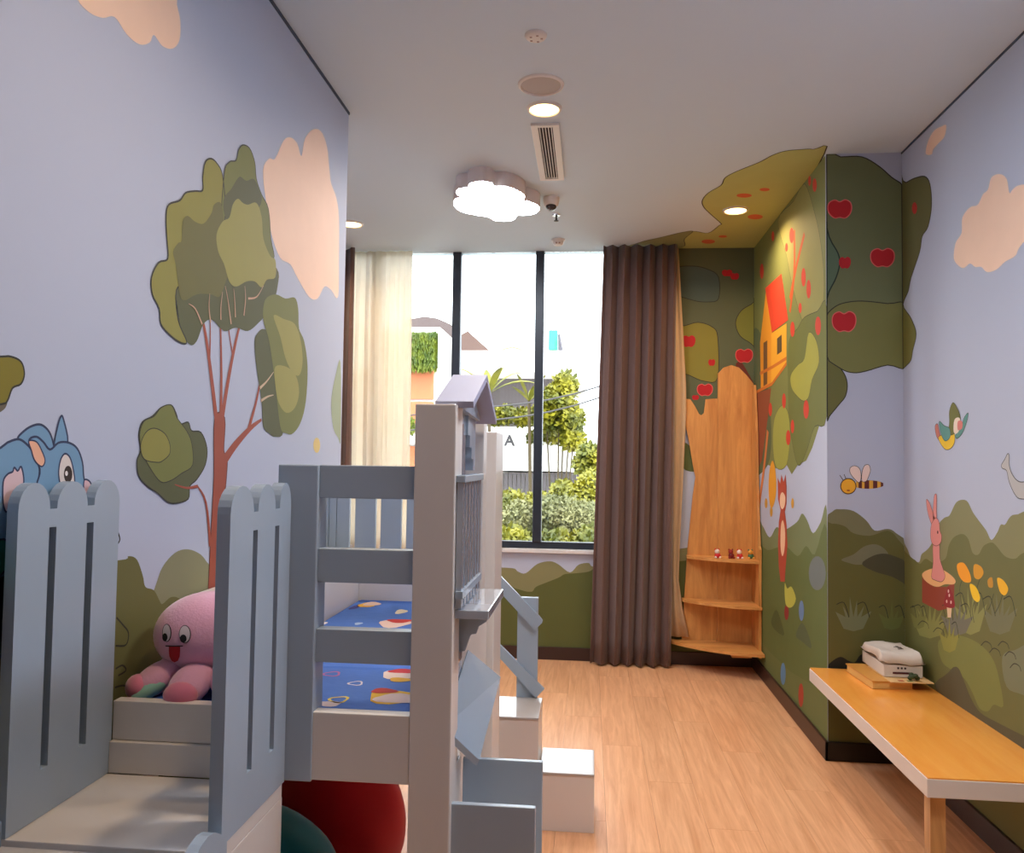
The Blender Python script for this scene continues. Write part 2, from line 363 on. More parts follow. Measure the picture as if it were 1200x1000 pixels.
mur('L', 'painted_eye', [(70,540),(75,532),(81,536),(85,550),(86,568),(72,570),(68,556)], (225, 215, 210), 4, an, ol=.005, olc=ANO)
oval('L', 'painted_pupil', 79, 556, 5, 10, (52, 34, 30), 5, an); oval('L', 'painted_glint', 77, 555, 1.6, 3, (235, 230, 228), 6, an)
mur('L', 'painted_nose', [(98,563),(104,564),(107,572),(104,582),(98,577)], (228, 190, 196), 4, an, ol=.005, olc=ANO)
mur('L', 'painted_paw', [(3,565),(8,556),(14,553),(16,548),(20,552),(24,547),(27,560),(26,570),(20,580),(8,600),(3,590)], (226, 196, 200), 3.5, an, ol=.005, olc=ANO)
mur('L', 'painted_cloth', [(-60,660),(4,632),(6,668),(-60,720)], (40, 128, 120), 3, an, ol=.005, olc=ANO)

# --- right wall
BG = (112, 112, 60)
band('R', 'painted_grass', BG, .001, .80, YB, DP-.002, 1.5)
mur('R', 'painted_cloud', [(1118,303),(1120,285),(1127,273),(1128,255),(1137,243),(1146,240),(1152,228),(1158,222),(1162,208),(1172,204),(1180,210),(1183,226),(1187,222),(1195,217),(1210,220),(1215,260),(1195,290),(1190,300),(1178,307),(1168,316),(1157,319),(1150,313),(1143,313),(1137,309),(1130,314),(1124,312)], PEACH, 1)
mur('R', 'painted_cloud', [(1085,180),(1088,165),(1095,153),(1104,148),(1109,147),(1107,160),(1100,168),(1094,175),(1092,181)], PEACH, 1)
mur('R', 'painted_leaves', [(1050,220),(1062,214),(1072,209),(1084,207),(1090,216),(1092,240),(1088,265),(1081,277),(1078,295),(1068,325),(1063,345),(1050,354)], (100, 100, 56), 1, ol=.007)
mur('R', 'painted_leaves', [(1050,356),(1063,366),(1070,378),(1074,392),(1070,410),(1066,425),(1050,429)], (118, 116, 56), 2, ol=.006)
oval('R', 'painted_apple', 1072, 244, 3, 7, (180, 40, 26), 3)
mur('R', 'painted_hill', [(1050,636),(1062,641),(1068,654),(1077,659),(1080,650),(1086,645),(1092,637),(1100,615),(1107,607),(1113,604),(1120,590),(1127,586),(1134,588),(1140,600),(1147,610),(1156,622),(1162,633),(1169,624),(1173,615),(1178,615),(1184,606),(1193,603),(1230,603),(1230,760),(1050,760)], (138, 136, 92), 1)
mur('R', 'painted_hill', [(1050,650),(1070,655),(1078,661),(1085,655),(1095,660),(1108,655),(1112,640),(1118,630),(1128,626),(1135,632),(1140,648),(1147,650),(1153,640),(1162,636),(1168,640),(1178,652),(1190,655),(1200,648),(1230,640),(1230,800),(1050,760)], BG, 2)
mur('R', 'painted_bush', [(1100,752),(1118,745),(1135,748),(1152,758),(1165,775),(1172,800),(1176,828),(1165,826),(1158,834),(1148,830),(1140,812),(1130,795),(1115,785),(1104,775)], (128, 132, 66), 3)
mur('R', 'painted_bush', [(1175,770),(1190,762),(1215,758),(1230,830),(1200,815),(1180,805)], (124, 128, 96), 3)
mur('R', 'painted_bush', [(1096,806),(1100,797),(1106,793),(1112,788),(1118,782),(1124,784),(1130,798),(1138,818),(1150,836),(1175,850),(1230,880),(1230,900),(1140,850),(1110,825)], (92, 86, 58), 4)
def tuft(w, cx, cy, wd, ht, rgb, lev, n=6, seed=1):
    rr = random.Random(seed); pts = [(cx, cy+ht*.08), (cx-wd*.26, cy)]
    for i in range(n):
        t = (i+.5)/n-.5; pts.append((cx+t*wd*1.15, cy-ht*(.85+.25*rr.random())*(1-abs(t)*1.1)))
        if i < n-1: pts.append((cx+((i+1)/n-.5)*wd*.62, cy-ht*.36))
    pts.append((cx+wd*.26, cy))
    o = mur(w, 'painted_grass_tuft', pts, rgb, lev, sm=False)
    for i in range(2): 
        x = cx+wd*(-.45+.55*i); stroke(w, 'painted_line', [(x, cy-ht*.75), (x+wd*.2, cy-ht*.8), (x+wd*.33, cy-ht*.35)], .004, (50, 55, 34), lev+.5, o)
    return o
tuft('R', 1090, 745, 46, 44, (140, 142, 78), 3, 7, 2); tuft('R', 1122, 742, 40, 42, (118, 118, 100), 3.5, 6, 3); tuft('R', 1113, 762, 26, 40, (150, 148, 66), 4, 5, 4)
tuft('R', 1138, 740, 40, 55, (144, 146, 82), 3.2, 6, 5); tuft('R', 1172, 740, 44, 50, (120, 122, 88), 3, 6, 6); tuft('R', 1077, 735, 22, 30, (124, 126, 66), 3.7, 4, 7)
st = mur('R', 'painted_tree_stump', [(1081,675),(1081,706),(1100,716),(1118,712),(1119,682),(1110,688),(1095,688)], (150, 66, 44), 4, sm=False)
mur('R', 'painted_stump_top', [(1081,673),(1088,668),(1100,666),(1112,672),(1120,680),(1118,685),(1108,685),(1100,688),(1092,686),(1084,680)], (240, 185, 125), 5, st)
PK_ = (226, 148, 142)
rb = mur('R', 'painted_rabbit', [(1094,638),(1101,638),(1102,655),(1106,668),(1108,676),(1104,682),(1096,680),(1092,676),(1094,660)], PK_, 6, ol=.003, olc=(120, 60, 55))
mur('R', 'painted_ear', [(1086,586),(1090,590),(1095,605),(1097,614),(1093,616),(1088,602)], PK_, 6, rb, ol=.003, olc=(120, 60, 55))
mur('R', 'painted_ear', [(1095,583),(1098,580),(1098,595),(1098,610),(1094,608)], PK_, 6, rb, ol=.003, olc=(120, 60, 55))
mur('R', 'painted_head', [(1092,615),(1097,607),(1101,612),(1102,622),(1104,628),(1103,636),(1098,640),(1093,637),(1091,628)], PK_, 7, rb, ol=.003, olc=(120, 60, 55))
oval('R', 'painted_eye', 1099.5, 624, .7, 2, (50, 30, 30), 8, rb)
ms = mur('R', 'painted_mushroom', [(1107,710),(1109,696),(1112,688),(1117,697),(1119,712)], (150, 34, 40), 6)
for x, y in ((1110,705),(1113,698),(1115,706),(1112,693)): oval('R', 'painted_dot', x, y, .8, 2, (235, 200, 190), 7, ms)
mur('R', 'painted_stalk', [(1110,711),(1116,711),(1115,724),(1111,724)], (235, 205, 165), 5.6, ms, sm=False)
for pts, c, s_ in (([(1122,662),(1130,660),(1137,672),(1138,682),(1130,682),(1124,674)], (250, 165, 22), (1130,720)), ([(1142,662),(1150,664),(1153,672),(1148,679),(1142,676)], (226, 162, 34), (1146,710)), ([(1137,685),(1144,688),(1149,700),(1146,706),(1140,700)], (250, 205, 30), (1142,730)), ([(1158,680),(1163,677),(1164,688),(1159,688)], (205, 150, 45), (1158,715)), ([(1169,678),(1176,680),(1182,690),(1178,698),(1172,693)], (246, 190, 34), (1166,720))):
    o = mur('R', 'painted_flower', pts, c, 5); cx, cy = pts[0]; stroke('R', 'painted_stem', [(cx+7, cy+16), (cx+3, cy+30), s_], .004, (76, 78, 46), 4.5, o)
bd = mur('R', 'painted_bird', [(1100,513),(1110,508),(1118,506),(1119,518),(1114,526),(1107,526)], (240, 200, 40), 3, ol=.003)
mur('R', 'painted_head', [(1113,495),(1113,482),(1117,472),(1122,478),(1126,490),(1124,502),(1116,510),(1112,506)], (112, 112, 44), 4, bd, ol=.003)
mur('R', 'painted_face', [(1119,492),(1125,490),(1126,500),(1122,508),(1118,506)], (240, 220, 200), 5, bd)
mur('R', 'painted_cheek', [(1123,494),(1128,494),(1128,502),(1123,504)], (220, 130, 120), 6, bd)
mur('R', 'painted_wing', [(1101,494),(1107,499),(1113,502),(1114,512),(1108,517),(1103,508)], (96, 152, 142), 5, bd, ol=.003)
mur('R', 'painted_wing', [(1120,510),(1127,500),(1130,490),(1135,484),(1133,495),(1128,508),(1122,514)], (96, 152, 142), 2.5, bd, ol=.003)
mur('R', 'painted_tail', [(1096,500),(1099,497),(1101,506),(1104,519),(1098,512)], (196, 120, 105), 2.5, bd, ol=.003)
el = mur('R', 'painted_elephant_trunk', [(1174,545),(1178,538),(1181,532),(1183,534),(1183,545),(1186,555),(1192,563),(1200,565),(1220,560),(1220,582),(1198,585),(1190,580),(1183,565),(1180,552),(1175,549)], (186, 186, 186), 2, ol=.004, olc=(80, 80, 84))

for x, y in ((1156,752), (1166,760), (1176,752), (1184,764), (1190,778), (1082,728), (1100,736)):
    stroke('R', 'painted_line', [(x-6, y+5), (x-1, y), (x+5, y+3), (x+7, y+9)], .0035, (56, 56, 34), 4.6)
# --- pillar front
band('Q', 'painted_grass', (98, 98, 48), .001, .82, XP+.001, XR-.002, 1.5)
mur('Q', 'painted_leaves', [(960,184),(985,184),(1010,184),(1030,195),(1045,208),(1058,217),(1066,230),(1066,362),(1050,362),(1030,360),(1000,360),(985,362),(960,376)], (112, 120, 82), 1, ol=.007)
mur('Q', 'painted_leaves', [(960,385),(968,370),(978,360),(990,355),(1010,353),(1040,356),(1066,360),(1066,428),(1040,428),(1015,435),(1000,437),(985,432),(960,412)], (124, 126, 70), 3, ol=.006)
mur('Q', 'painted_leaves', [(960,412),(972,420),(985,432),(992,445),(992,460),(985,472),(960,492)], (106, 108, 56), 2, ol=.006)
mur('Q', 'painted_leaves', [(960,262),(975,285),(983,300),(983,315),(975,335),(960,352)], (92, 116, 92), 2, ol=.008, olc=(30, 50, 40))
for a in ((984,245,14,11), (1034,302,14,11), (990,308,7,7), (989,377,14,12)): apple('Q', *a)
bee = oval('Q', 'painted_bee', 1012, 568, 0.1, .1, (70, 30, 24), 2)
oval('Q', 'painted_head', 994, 570, 9, 9, (240, 175, 40), 4, bee, ol=.004)
BY, BR_ = (225, 170, 60), (92, 34, 34)
for i, (a, b, c) in enumerate(((1003,1006,BY), (1006,1010,BR_), (1010,1013,BY), (1013,1018.5,BR_), (1018.5,1023,BY), (1023,1028,BR_), (1028,1032,BY), (1032,1035,BR_))):
    h = lambda x: 5*math.sqrt(max(.12, 1-((x-1017)/19)**2))
    mur('Q', 'painted_stripe', [(a, 568-h(a)), (b, 568-h(b)), (b, 568+h(b)), (a, 568+h(a))], c, 3, bee, sm=False)
mur('Q', 'painted_wing', [(1005,565),(997,556),(996,549),(1001,546),(1007,549),(1009,557),(1008,564)], (240, 215, 205), 3.4, bee, ol=.003)
mur('Q', 'painted_wing', [(1010,564),(1010,554),(1013,546),(1018,545),(1020,551),(1018,558),(1015,564)], (240, 215, 205), 3.4, bee, ol=.003)
oval('Q', 'painted_mouth', 994, 575, 2, .8, (150, 40, 30), 5, bee)
for p in ([(988,563),(984,557)], [(991,561),(989,556)]): stroke('Q', 'painted_antenna', p, .003, (60, 50, 50), 5, bee, sm=False)
mur('Q', 'painted_hill', [(955,625),(975,600),(985,597),(1000,599),(1015,610),(1025,622),(1040,620),(1050,625),(1066,645),(1066,720),(955,720)], (118, 118, 84), 1)
mur('Q', 'painted_hill', [(955,620),(975,614),(990,617),(1000,625),(1020,628),(1040,622),(1052,632),(1066,660),(1066,760),(955,760)], (98, 98, 48), 2)
mur('Q', 'painted_hill', [(986,656),(1000,650),(1012,641),(1025,638),(1036,643),(1040,652),(1020,660),(1005,662),(995,660)], (116, 118, 92), 3)
mur('Q', 'painted_hill', [(1010,661),(1022,652),(1035,649),(1048,652),(1066,662),(1066,685),(1045,676),(1025,670)], (72, 72, 50), 4)
tuft('Q', 1000, 737, 44, 38, (116, 124, 92), 3, 6, 11); tuft('Q', 1045, 736, 34, 32, (104, 110, 54), 3, 5, 12)
mur('Q', 'painted_bush', [(966,786),(974,776),(985,770),(995,775),(1002,776),(1008,768),(1020,764),(1040,768),(1066,764),(1066,800),(966,800)], (28, 30, 20), 3)

# --- pillar side: apple tree with tree house
band('P', 'painted_grass', (108, 118, 66), .001, .66, DP+.002, DW-.002, 1.5)
mur('P', 'painted_leaves', [(880,286),(967,172),(969,488),(960,500),(952,525),(945,540),(935,545),(928,556),(922,545),(910,549),(900,545),(893,540),(880,540)], (128, 134, 74), 1, sm=False)
mur('P', 'painted_leaves', [(912,258),(930,236),(943,215),(955,250),(962,285),(966,330),(962,370),(945,385),(930,340),(922,300)], (150, 148, 84), 2, ol=.004)
mur('P', 'painted_leaves', [(925,400),(935,385),(943,372),(958,365),(969,360),(969,488),(955,500),(945,530),(935,545),(926,500),(924,450)], (112, 118, 56), 3, ol=.004)
mur('P', 'painted_leaves', [(948,390),(957,400),(960,425),(952,445),(948,465),(942,470),(935,465),(928,455),(927,440),(935,428),(943,420)], (170, 168, 70), 4, ol=.003)
mur('P', 'painted_leaves', [(917,475),(924,485),(926,510),(922,545),(910,548),(906,520),(908,490)], (164, 166, 74), 4, ol=.003)
mur('P', 'painted_leaves', [(880,400),(892,392),(898,440),(904,500),(900,545),(880,545)], (92, 108, 72), 2)
for a in ((942,325,2.6,11), (948,339,2.6,11), (938,361,1.8,6), (929,386,2.6,9), (959,382,3.4,11), (945,480,3.2,11), (919,470,2.2,9), (903,480,2,8), (924,513,2.6,9), (929,500,2,8), (928,276,2.6,9), (922,290,1.6,5), (893,318,2.2,9), (949,212,1.6,6), (955,217,2.4,8), (906,277,1.6,6)):
    oval('P', 'painted_apple', *a, (214, 66, 44), 5)
th_ = mur('P', 'painted_tree_house', [(891,402),(898,340),(905,390),(905,450),(892,458)], (240, 160, 40), 5.5, sm=False)
mur('P', 'painted_side_wall', [(904,391),(922,379),(922,425),(904,451)], (248, 178, 48), 5.6, th_, sm=False)
mur('P', 'painted_roof', [(897,338),(916,321),(924,375),(905,390)], (226, 70, 40), 6.4, th_, sm=False)
mur('P', 'painted_window', [(911,397),(916.5,392),(916.5,412),(911,416)], (92, 74, 46), 6.4, th_, sm=False)
mur('P', 'painted_door', [(895,402),(899.5,399),(899.5,450),(895,453)], (120, 84, 46), 6.4, th_, sm=False)
for p in ([(886,460),(905,450),(922,426)], [(891,438),(906,430),(922,420)]): stroke('P', 'painted_plank', p, .02, (216, 120, 40), 6.8, th_, sm=False)
for i, p in enumerate(([(926,366),(931,320),(931,270)], [(926,350),(934,310),(943,274)])): stroke('P', 'painted_branch', p, .035, (206, 92, 40), 4.4+.3*i)
mur('P', 'painted_trunk', [(884,462),(904,455),(900,490),(893,540),(884,560)], (150, 78, 48), 4.2, sm=False)
stroke('P', 'painted_ladder', [(900,505),(896,545),(890,590),(887,610)], .05, (216, 130, 70), 5)
mur('P', 'painted_beehive', [(905.5,540),(909,552),(910,575),(907,592),(903,594),(901,575),(902,552)], (238, 165, 40), 5)
sq = mur('P', 'painted_squirrel', [(911.5,560),(914.5,567),(916,556),(918.5,565),(921,556),(922,570),(922,590),(920,600),(922,615),(923,640),(921,665),(920,682),(915,682),(913,665),(912,640),(913,612),(915,598),(912,585)], (184, 74, 50), 5, sm=False)
mur('P', 'painted_belly', [(915.5,617),(918,610),(920.5,625),(919.5,645),(917,652),(915,640)], (246, 200, 160), 6, sq)
mur('P', 'painted_face', [(914.5,582),(917,577),(920.5,582),(920,592),(917,597),(914.5,592)], (246, 206, 170), 6, sq)
for x, y in ((929,590), (898,590), (904,600)): oval('P', 'painted_small_bee', x, y, 1.6, 6, (214, 160, 60), 4)
mur('P', 'painted_hill', [(884,606),(893,615),(902,630),(910,618),(918,622),(934,612),(940,602),(946,610),(953,625),(962,612),(969,598),(969,730),(884,730)], (120, 132, 88), 1)
mur('P', 'painted_hill', [(884,640),(900,645),(920,640),(935,652),(945,640),(955,650),(969,620),(969,800),(884,740)], (98, 112, 58), 2)
oval('P', 'painted_bush', 958, 672, 10, 20, (112, 122, 120), 3)
mur('P', 'painted_leaf', [(920,684),(923,690),(928,688),(933,702),(928,712),(921,708)], (190, 190, 80), 6)
mur('P', 'painted_leaf', [(904,728),(910,715),(916,730),(919,745),(908,738)], (80, 92, 46), 4); mur('P', 'painted_leaf', [(933,745),(940,730),(948,745),(951,760),(940,752)], (84, 98, 66), 4)
oval('P', 'painted_mushroom', 922, 718, 2.6, 9, (150, 50, 44), 5); oval('P', 'painted_flower', 939.5, 716, 3, 12, (104, 136, 176), 5)
oval('P', 'painted_flower', 918, 790, 3, 13, (96, 138, 176), 5); oval('P', 'painted_flower', 939, 815, 3, 14, (176, 64, 40), 5)

# --- window wall
band('W', 'painted_grass', (92, 98, 46), .001, .45, XB, XP-.002, 1.5)
mur('W', 'painted_hill', [(380,690),(450,650),(520,690),(570,668),(600,666),(607,670),(616,672),(630,661),(645,658),(655,662),(668,671),(678,662),(690,660),(700,664),(760,650),(830,640),(890,650),(890,790),(380,790)], (136, 134, 92), 1)
mur('W', 'painted_hill', [(380,705),(560,690),(590,684),(605,690),(622,694),(628,688),(640,683),(655,677),(662,673),(675,672),(690,670),(705,664),(760,662),(830,655),(890,660),(890,790),(380,790)], (92, 98, 46), 2)
mur('W', 'painted_leaves', [(765,290),(892,286),(892,560),(880,500),(850,480),(815,500),(803,480),(765,460)], (92, 100, 72), 1, sm=False)
mur('W', 'painted_leaves', [(790,316),(812,312),(830,316),(842,325),(842,350),(830,354),(812,352),(790,342)], (80, 98, 88), 2, ol=.006)
mur('W', 'painted_leaves', [(785,385),(802,382),(818,378),(834,383),(841,395),(841,443),(826,447),(808,440),(785,428)], (136, 130, 50), 3, ol=.006)
mur('W', 'painted_leaves', [(892,352),(880,357),(868,365),(862,378),(866,392),(876,400),(892,405)], (126, 128, 52), 3, ol=.006)
mur('W', 'painted_branch', [(862,428),(868,424),(876,436),(884,452),(878,452),(868,440)], (110, 44, 34), 3)
for a in ((807,400,8,7), (834,425,4,4), (826,457,9,7), (815,466,4,3), (872,417,10,8), (852,320,6,4), (861,324,5,4)): apple('W', *a)
mur('W', 'painted_leaves', [(800,520),(810,525),(818,545),(816,553),(800,548)], (96, 108, 58), 2)

# --- ceiling crown
mur('C', 'painted_leaves', [(742,292),(750,284),(775,278),(800,272),(815,271),(830,273),(843,264),(845,262),(834,252),(825,243),(823,235),(830,226),(845,217),(850,208),(865,200),(890,190),(905,182),(920,177),(940,175),(953,175),(966,180),(886,291.5)], (182, 186, 112), 1, ol=.008)
mur('C', 'painted_leaves', [(742,291),(750,284),(775,278),(800,272),(812,271),(802,280),(798,290)], (140, 146, 100), 2, ol=.006)
for a in ((872,229,9,2.5), (896,222,6,2), (885,254,9,3), (830,283,8,2.5), (847,277,5,1.5), (768,290.5,6,1.2)): oval('C', 'painted_apple', *a, (206, 100, 64), 3)

# ------------------------------------------------------------------ ceiling fixtures
M_trim = mat('fixture_white_plastic', (226, 218, 210), .4, var=.02)
def downlight(x, y, label, g='recessed downlights'):
    t = thing('downlight', (x, y, H-.02), label, 'ceiling light', g)
    MB().lathe([(.058, -.002), (.062, -.010), (.07, -.009), (.074, 0)], (x, y, H), 40, caps=False).build('trim_ring', M_trim, t)
    MB().lathe([(0, -.006), (.058, -.006), (.058, 0)], (x, y, H), 40).build('lens', emit('downlight_lens', (255, 214, 140), 9), t)
    l = bpy.data.lights.new('downlight_bulb', 'AREA'); l.shape = 'DISK'; l.size = .11; l.energy = DOWN_W; l.color = (1, .72, .45); l.spread = math.radians(150)
    o = bpy.data.objects.new('downlight_bulb', l); COL.objects.link(o); o.parent = t; o.location = (0, 0, .02-.012)
    return t
downlight(-.2, 3.238, 'lit round downlight beside the air vent and round speaker')
downlight(.823, 4.631, 'lit round downlight in the painted tree crown')
downlight(-1.485, 4.781, 'lit round downlight above the left curtain')
downlight(-.12, 1.45, 'extra unseen downlight added over the open floor beside the bed')  # extra downlight out of view, added for warm light on walkway and bed
def ceil_disc(name, px, py, prof, label, cat):
    q = U(px, py, 'z', H); t = thing(name, (q[0], q[1], H-.02), label, cat); return q, t
q, t = ceil_disc('smoke_detector', 628, 41, None, 'small white round smoke detector nearest the camera on the ceiling', 'smoke detector')
MB().lathe([(0, -.014), (.024, -.014), (.034, -.010), (.038, -.004), (.038, 0)], (q[0], q[1], H), 32).build('housing', M_trim, t)
for i in range(5):
    a = i*2*math.pi/5; MB().box(q[0]+.02*math.cos(a)-.004, q[0]+.02*math.cos(a)+.004, q[1]+.02*math.sin(a)-.004, q[1]+.02*math.sin(a)+.004, H-.0148, H-.0138).build('sensor_slot', mat('slot_brown', (160, 132, 122), .5), t)
q, t = ceil_disc('ceiling_speaker', 634, 99, None, 'flat round speaker grille in the ceiling', 'speaker')
MB().lathe([(.076, -.004), (.08, -.010), (.088, -.006), (.09, 0)], (q[0], q[1], H), 48, caps=False).build('rim', M_trim, t)
MB().lathe([(0, -.007), (.04, -.0065), (.077, -.004), (.077, 0)], (q[0], q[1], H), 48).build('grille', mat('speaker_grille', (182, 172, 166), .6, var=.2, scale=600), t)
t = thing('air_vent', (-.205, 3.72, H-.02), 'long white slotted air vent in the ceiling', 'air vent')
v0, v1, vy0, vy1 = -.267, -.143, 3.38, 4.06
MB().box(v0, v0+.03, vy0, vy1, H-.012, H, .002).box(v1-.03, v1, vy0, vy1, H-.012, H, .002).box(v0+.03, v1-.03, vy0, vy0+.022, H-.012, H).box(v0+.03, v1-.03, vy1-.022, vy1, H-.012, H).build('vent_frame', M_trim, t)
MB().box(v0+.03, v1-.03, vy0+.02, vy1-.02, H-.002, H-.0005).build('vent_backing', mat('vent_dark', (40, 26, 28), .8), t)
for i in range(5):
    x = v0+.03+.064*(i+.5)/5; MB().box(x-.0019, x+.0019, vy0+.022, vy1-.022, H-.011, H-.002).build('slat', M_trim, t)
# cloud lamp
cl_ = [(531,240),(533,234),(540,232),(534,227),(537,222),(548,220),(549,217),(555,214),(566,213),(576,215),(580,219),(592,219),(605,223),(615,230),(614,236),(620,237),(630,241),(633,246),(628,251),(615,253),(607,253),(603,258),(592,260),(580,259),(572,255),(560,253),(545,250),(535,246)]
dn = U(563, 195, 'z', H)[1]; zb = U(563, 213.5, 'y', dn)[2]
cp = [tuple(U(px, py, 'z', zb)[:2]) for px, py in smooth_loop(cl_, 3)]
cc = np.mean(cp, 0)
t = thing('cloud_lamp', (cc[0], cc[1], zb), 'glowing white cloud-shaped lamp on the ceiling before the window', 'ceiling lamp', 'cloud lamps')
MB().prism(cp, 'z', zb+.004, H-.001).build('lamp_body', mat('lamp_white', (226, 214, 210), .45), t)
MB().prism([tuple(cc+(np.array(p)-cc)*.97) for p in cp], 'z', zb, zb+.005).build('diffuser', emit('cloud_glow', (236, 243, 255), CLOUD_E), t)
fill_lamp = t.copy(); COL.objects.link(fill_lamp); fill_lamp.location = (.85, 1.55, zb); fill_lamp['label'] = 'added unseen cloud-shaped fill lamp on the ceiling near the slide'  # second cloud lamp, out of view, added to brighten the near half
for ch in list(t.children):
    c_ = ch.copy(); COL.objects.link(c_); c_.parent = fill_lamp
# dome camera, sprinkler, detector
q = U(646, 232, 'z', H); t = thing('dome_camera', (q[0], q[1], H-.06), 'white dome security camera with dark lens beside the cloud lamp', 'camera')
MB().lathe([(.03, -.05), (.04, -.04), (.044, -.02), (.046, 0)], (q[0], q[1], H), 28).build('housing', M_trim, t)
MB().ell((q[0], q[1]-.006, H-.05), (.03, .03, .024)).build('lens_dome', mat('dark_lens', (58, 48, 48), .15), t)
q = U(652, 252, 'z', H); t = thing('fire_sprinkler', (q[0], q[1], H-.05), 'tiny metal fire sprinkler head behind the dome camera', 'sprinkler')
MB().lathe([(.024, -.006), (.026, 0)], (q[0], q[1], H), 20).build('escutcheon', mat('chrome', (200, 200, 205), .2, metal=1), t)
MB().tube([(q[0], q[1], H), (q[0], q[1], H-.035)], .006).lathe([(0, -.038), (.014, -.037), (.014, -.034), (0, -.033)], (q[0], q[1], H), 14).build('nozzle', mat('dark_metal', (70, 66, 66), .4, metal=.8), t)
q = U(655, 286, 'z', H); t = thing('heat_detector', (q[0], min(q[1], 5.2), H-.05), 'small white detector on the ceiling right above the window', 'detector')
q[1] = min(q[1], 5.2)
MB().lathe([(.024, -.04), (.034, -.03), (.038, -.012), (.044, -.01), (.044, 0)], (q[0], q[1], H), 24).build('housing', M_trim, t)
for s_ in (-.012, .008): MB().box(q[0]+s_-.004, q[0]+s_+.006, q[1]-.036, q[1]-.026, H-.034, H-.026).build('slot', MATS['slot_brown'], t)

# ------------------------------------------------------------------ curtains
def curtain(name, x0, x1, yc, amp, folds, m, label, z0=.012, z1=H-.004, x0b=None, x1b=None, seed=1, thin=.004, parent=None, xfun=None, zb_=None):
    rr = random.Random(seed); n = folds*10; rows = 14; vs = []; fs = []
    ph = [rr.uniform(.7, 1.3) for _ in range(folds+1)]; x0b = x0 if x0b is None else x0b; x1b = x1 if x1b is None else x1b
    for j in range(rows+1):
        t = j/rows; z = z1+(z0-z1)*t
        for i in range(n+1):
            u = i/n; k = u*folds; a = amp*ph[int(min(k, folds))]*(.75+.35*t)
            x = (x0+(x1-x0)*u)*(1-t)+(x0b+(x1b-x0b)*u)*t+math.sin(2*math.pi*k*2)*.004
            if xfun: x = xfun(u, t, x)
            y = yc+a*math.sin(2*math.pi*k+.5*math.sin(3*t+k))+.004*math.sin(9*t+k*2)
            vs.append((x, y, z if zb_ is None else zb_(u, t, z)))
    for j in range(rows):
        for i in range(n): fs.append((j*(n+1)+i, j*(n+1)+i+1, (j+1)*(n+1)+i+1, (j+1)*(n+1)+i))
    b = MB(); b.add(vs, fs, True); o = b.build(name, m, parent)
    md = o.modifiers.new('thickness', 'SOLIDIFY'); md.thickness = thin
    if parent is None: o['label'] = label; o['category'] = 'curtain'
    return o
M_cur = mat('brown_curtain_fabric', (104, 76, 68), .85, var=.1, scale=40, bump=.15, bscale=400, sheen=.3)
M_lin = mat('cream_lining_fabric', (214, 186, 150), .85, var=.06, scale=30)
def sheermat():
    m = mat('cream_sheer_fabric', (238, 228, 208), .8, var=.08, scale=20); nt = m.node_tree; b = nt.nodes['Principled BSDF']; out = nt.nodes['Material Output']
    tl = nt.nodes.new('ShaderNodeBsdfTranslucent'); tl.inputs[0].default_value = (*lin((250, 240, 222)), 1)
    tp = nt.nodes.new('ShaderNodeBsdfTransparent'); a = nt.nodes.new('ShaderNodeMixShader'); a.inputs[0].default_value = .5
    c = nt.nodes.new('ShaderNodeMixShader'); c.inputs[0].default_value = .17; L = nt.links.new
    L(b.outputs[0], a.inputs[1]); L(tl.outputs[0], a.inputs[2]); L(a.outputs[0], c.inputs[1]); L(tp.outputs[0], c.inputs[2]); L(c.outputs[0], out.inputs[0])
    return m
curtain('brown_curtain', .085, .57, 5.35, .04, 6, M_cur, 'brown floor-length curtain right of the window', x0b=.02, x1b=.545, seed=3)
curtain('brown_curtain', -2.2, -1.625, 5.34, .035, 5, M_cur, 'brown curtain at the left end of the window', seed=5)
curtain('sheer_curtain', -1.665, -1.245, 5.43, .014, 6, sheermat(), 'cream sheer curtain on the left of the window', x1b=-1.23, seed=8, thin=.001)
def lf(u, t, x):
    return .545+(float(np.interp(t, (0, .4, .72, .85, .93, 1), (.585, .648, .61, .595, .625, .67)))-.545)*u
curtain('cream_curtain', .55, .64, 5.425, .007, 2, M_lin, 'cream curtain lining showing behind the brown curtain by the shelf', z0=.19, seed=9, thin=.002, xfun=lf)

# ------------------------------------------------------------------ corner shelf
M_oak = wood('shelf_oak', (188, 122, 60), (226, 164, 92), .42, 'z', 9, .05)
M_oakx = wood('shelf_oak_flat', (196, 130, 64), (232, 170, 98), .4, 'x', 9, .05)
sh = thing('corner_shelf', (.9, 5.35, 0), 'wooden corner shelf with three curved boards and tall back panels', 'shelf')
YS = DW-.022
def wpx(pts, y): return [(float(U(a, b, 'y', y)[0]), float(U(a, b, 'y', y)[2])) for a, b in pts]
left = wpx([(800,467),(809,468),(815,477),(819,485),(822,487),(825,484),(827,468),(841.5,467)], YS)
zb2 = .14
left = left+[(left[-1][0], zb2), (.62, zb2)]+wpx([(800,740),(802,700),(806,640),(812,580),(815,560),(812,545),(807,515),(802,490)], YS)
MB().prism(left, 'y', YS, DW-.006).build('back_panel', M_oak, sh)
right = wpx([(841.5,438),(848,431),(857,428),(866,431),(875,440),(883,450),(884,462)], YS-.012)
right = right+[(XP-.006, right[-1][1]), (XP-.006, zb2), (right[0][0], zb2)]
MB().prism(right, 'y', YS-.014, DW-.006).build('back_panel', M_oak, sh)
MB().prism([(5.19, .12), (YS-.015, .12), (YS-.015, 1.86), (5.36, 1.86), (5.30, 1.55), (5.26, 1.1), (5.21, .82), (5.185, .8), (5.19, .7)], 'x', XP-.022, XP-.006).build('side_panel', M_oak, sh)
